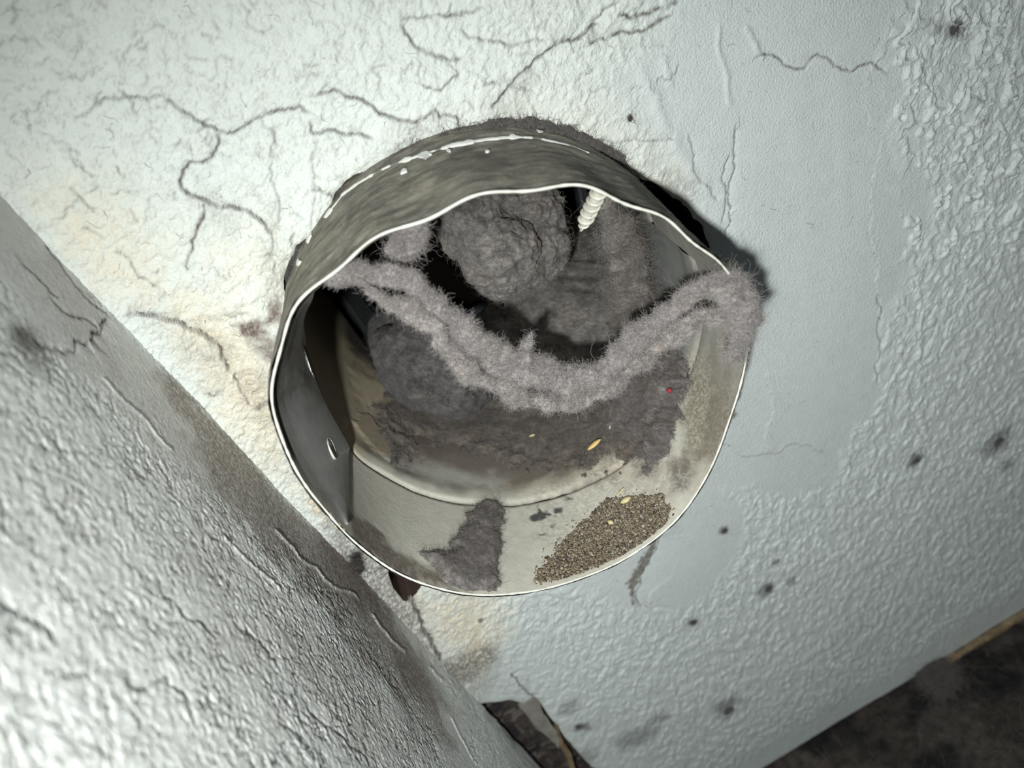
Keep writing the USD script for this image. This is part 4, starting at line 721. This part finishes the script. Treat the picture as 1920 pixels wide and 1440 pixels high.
def grain(px, py, Lpx, Wpx, ang, mat, label, name='seed', h=0.0008, group='pale seeds and chaff in the duct', bend=0.0, cat='seed'):
    th_, t_ = on_duct(px, py); base = O + t_ * AX + (duct_r(th_, t_) - h - .0008) * (math.cos(th_) * E1 + math.sin(th_) * E2); nr = -(math.cos(th_) * E1 + math.sin(th_) * E2)
    k = ((base - CAM) @ FWD) / F; d = RIGHT * math.cos(ang) + DOWN * math.sin(ang); d -= (d @ nr) * nr; d /= np.linalg.norm(d); sd_ = np.cross(nr, d)
    b = trimesh.creation.icosphere(3, 1.0); x = b.vertices; prof = (1 - 0.25 * x[:, 0] ** 2) * (1 + 0.15 * (noise(x * 3 + px) - 0.5))
    V = base + x[:, :1] * Lpx * k * d + (x[:, 1:2] * prof[:, None]) * Wpx * k * sd_ + (x[:, 2:] * prof[:, None] * Wpx * k * 0.7 + (bend * x[:, :1] ** 2)) * nr
    o = thing(name, label, cat, loc=base, group=group); hs_ = x[b.faces].mean(1)[:, 0] > 0.72
    obj('husk', compact(V, b.faces[~hs_]), mat, o); obj('tip', compact(V, b.faces[hs_]), M_SEED2, o)
grain(1127, 847, 16, 5, -0.55, M_SEED, 'long yellow seed husk lying in the lint on the duct floor', h=.0030)
grain(1178, 943, 11, 6, -0.25, M_SEED2, 'plump pale seed on top of the sand patch', h=.0007)
grain(1149, 985, 7, 4.5, 0.7, M_SEED2, 'small round seed in the middle of the sand patch', h=.0007)
grain(1004, 832, 6, 3, -0.3, M_SEED2, 'tiny pale chaff flake on the brown lint mat', h=.0028, cat='chaff')
grain(1167, 928, 11, 2.5, -1.0, M_SEED2, 'thin straw bit at the upper edge of the sand patch', name='straw_bit', h=.0006, cat='straw')
grain(1163, 816, 4, 1.5, 1.3, M_WHITE, 'white fleck in the lint above the long yellow seed', name='fleck', h=.0040, cat='fleck')
c = at_t(1279, 736, 0.020); c = duct_pt(np.array(on_duct(1279, 736)[0]), np.array(on_duct(1279, 736)[1]), 0.004)
red = thing('red_thread_tuft', 'tiny red thread tuft in the lint at the right of the duct', 'thread', loc=c); b = trimesh.creation.icosphere(3, 0.0005); b.vertices *= (0.6 + 0.9 * fbm(b.vertices * 1500, 3, 5))[:, None]; b.apply_translation(c)
obj('knot', b, M_RED, red); fuzz('fibre_fuzz', red, np.array(b.vertices), np.array(b.faces), 40, .0011, .00006, M_RED, 6, .6)

# dust bunnies and stray fibres
def bunny(name, base, r, nrm, label, cat, group, seed, nf=300, mat=None, fl=0.0022, col=LD * 0.5, flat=0.35):
    o = thing(name, label, cat, loc=base, group=group); b = trimesh.creation.icosphere(4, 1.0); x = b.vertices * (1 + 0.9 * (fbm(b.vertices * 1.6 + seed, 3, seed) - 0.5))[:, None]
    a = np.cross(nrm, [0.31, 0.2, 0.9]); a /= np.linalg.norm(a); b2 = np.cross(nrm, a); V = base + r * (x[:, :1] * a + x[:, 1:2] * b2 + x[:, 2:] * flat * nrm)
    p = obj('core', (V, b.faces), M_LINT, o, col=np.tile(col, (len(V), 1))); fuzz('fibre_fuzz', o, V, np.array(b.faces), nf, fl, .00007, mat or M_FIB_D, seed, .5)
NW = np.array([0, -1.0, 0])
for n, (px, py, r, lb) in enumerate([(1357, 995, 6, 'dark dust speck on the wall right of the sand patch'), (1440, 1103, 9, 'dark dust tuft on the textured wall below and right of the duct'), (1298, 1165, 6, 'small dust speck on the wall below the trowelled mud edge'), (1365, 1330, 14, 'largest dust tuft on the lower textured wall'),
      (1870, 828, 12, 'dust tuft at the right edge of the textured wall'), (1715, 862, 8, 'dust tuft on the textured wall left of the edge one'), (1380, 742, 7, 'black dust speck stuck on the wall against the right rim of the duct'), (1785, 55, 12, 'dark fibre tuft on the coarse wall texture at the top right'), (1085, 1362, 8, 'dust tuft beside the broken wall foot'), (1180, 222, 5, 'small dust speck on the wall above the duct')]):
    p = on_wall(px, py); p = np.array([p[0], -wall_h(p[[0, 2]]) - 0.0002, p[2]]); bunny('dust_tuft', p, r * 0.62 * np.linalg.norm(p - CAM) / F, NW, lb, 'dust', 'dust tufts stuck on the wall', 900 + n, 110, flat=.22, fl=.0014, col=LD * 0.8)
p = on_wall(668, 1054); bunny('soot_clump', np.array([p[0], -wall_h(p[[0, 2]]) - .0006, p[2]]), 0.0017, NW, 'black sooty clump in the corner below the lower left rim', 'dust', None, 930, 260, col=np.array([.012, .012, .013]), flat=.5)
p = on_floor(1740, 1255); bunny('floor_dust_bunny', np.array([p[0], -0.006, 0.001]), 0.008, np.array([0, 0, 1.0]), 'wispy grey dust bunny on the floor against the wall', 'dust', None, 931, 1200, mat=M_FIB_B, fl=.009, col=LD * 0.35, flat=.3)
r = np.random.default_rng(15); n = 900; px, py = r.uniform(0.02, 0.26, n), r.uniform(-0.12, -0.001, n); a = r.uniform(0, 6.28, n); K_ = 6; pts_ = [np.c_[px, py, r.uniform(-0.001, 0.0012, n)]]
for s in range(K_ - 1): pts_.append(pts_[-1] + np.c_[np.cos(a), np.sin(a), r.normal(0, .25, n)] * r.uniform(.0004, .0022, (n, 1))); a = a + r.normal(0, .5, n)
curves('floor_fibres', np.stack(pts_, 1), r.uniform(.00006, .00016, n), M_FIB_B, label='loose hairs and lint fibres scattered over the dusty floor', cat='fibres')
n = 420; qx, qy = r.uniform(0, 1920, n), r.uniform(0, 1300, n); base = np.array([on_wall(a_, b_) for a_, b_ in zip(qx, qy)]); ok = (base[:, 0] > 0.006) & (base[:, 0] < 0.235) & (base[:, 2] > 0.01) & (base[:, 2] < 0.39) & (poly_sd(base[:, 0], base[:, 2], hole) > 0.001) & (poly_sd(base[:, 0], base[:, 2], foot) > 0.001); base = base[ok]; n = len(base)
a = r.uniform(0, 6.28, n); st = r.uniform(.0001, .0006, (n, 1)); pts_ = []
p2 = base[:, [0, 2]].copy()
for s in range(7):
    pts_.append(np.c_[p2[:, 0], [-wall_h(q) - .00015 for q in p2], p2[:, 1]]); p2 = p2 + np.c_[np.cos(a), np.sin(a)] * st; a = a + r.normal(0, .45, n)
curves('wall_fibres', np.stack(pts_, 1), r.uniform(.00005, .00010, n), M_FIB_D, label='short dark dust fibres stuck all over the white wall', cat='fibres')
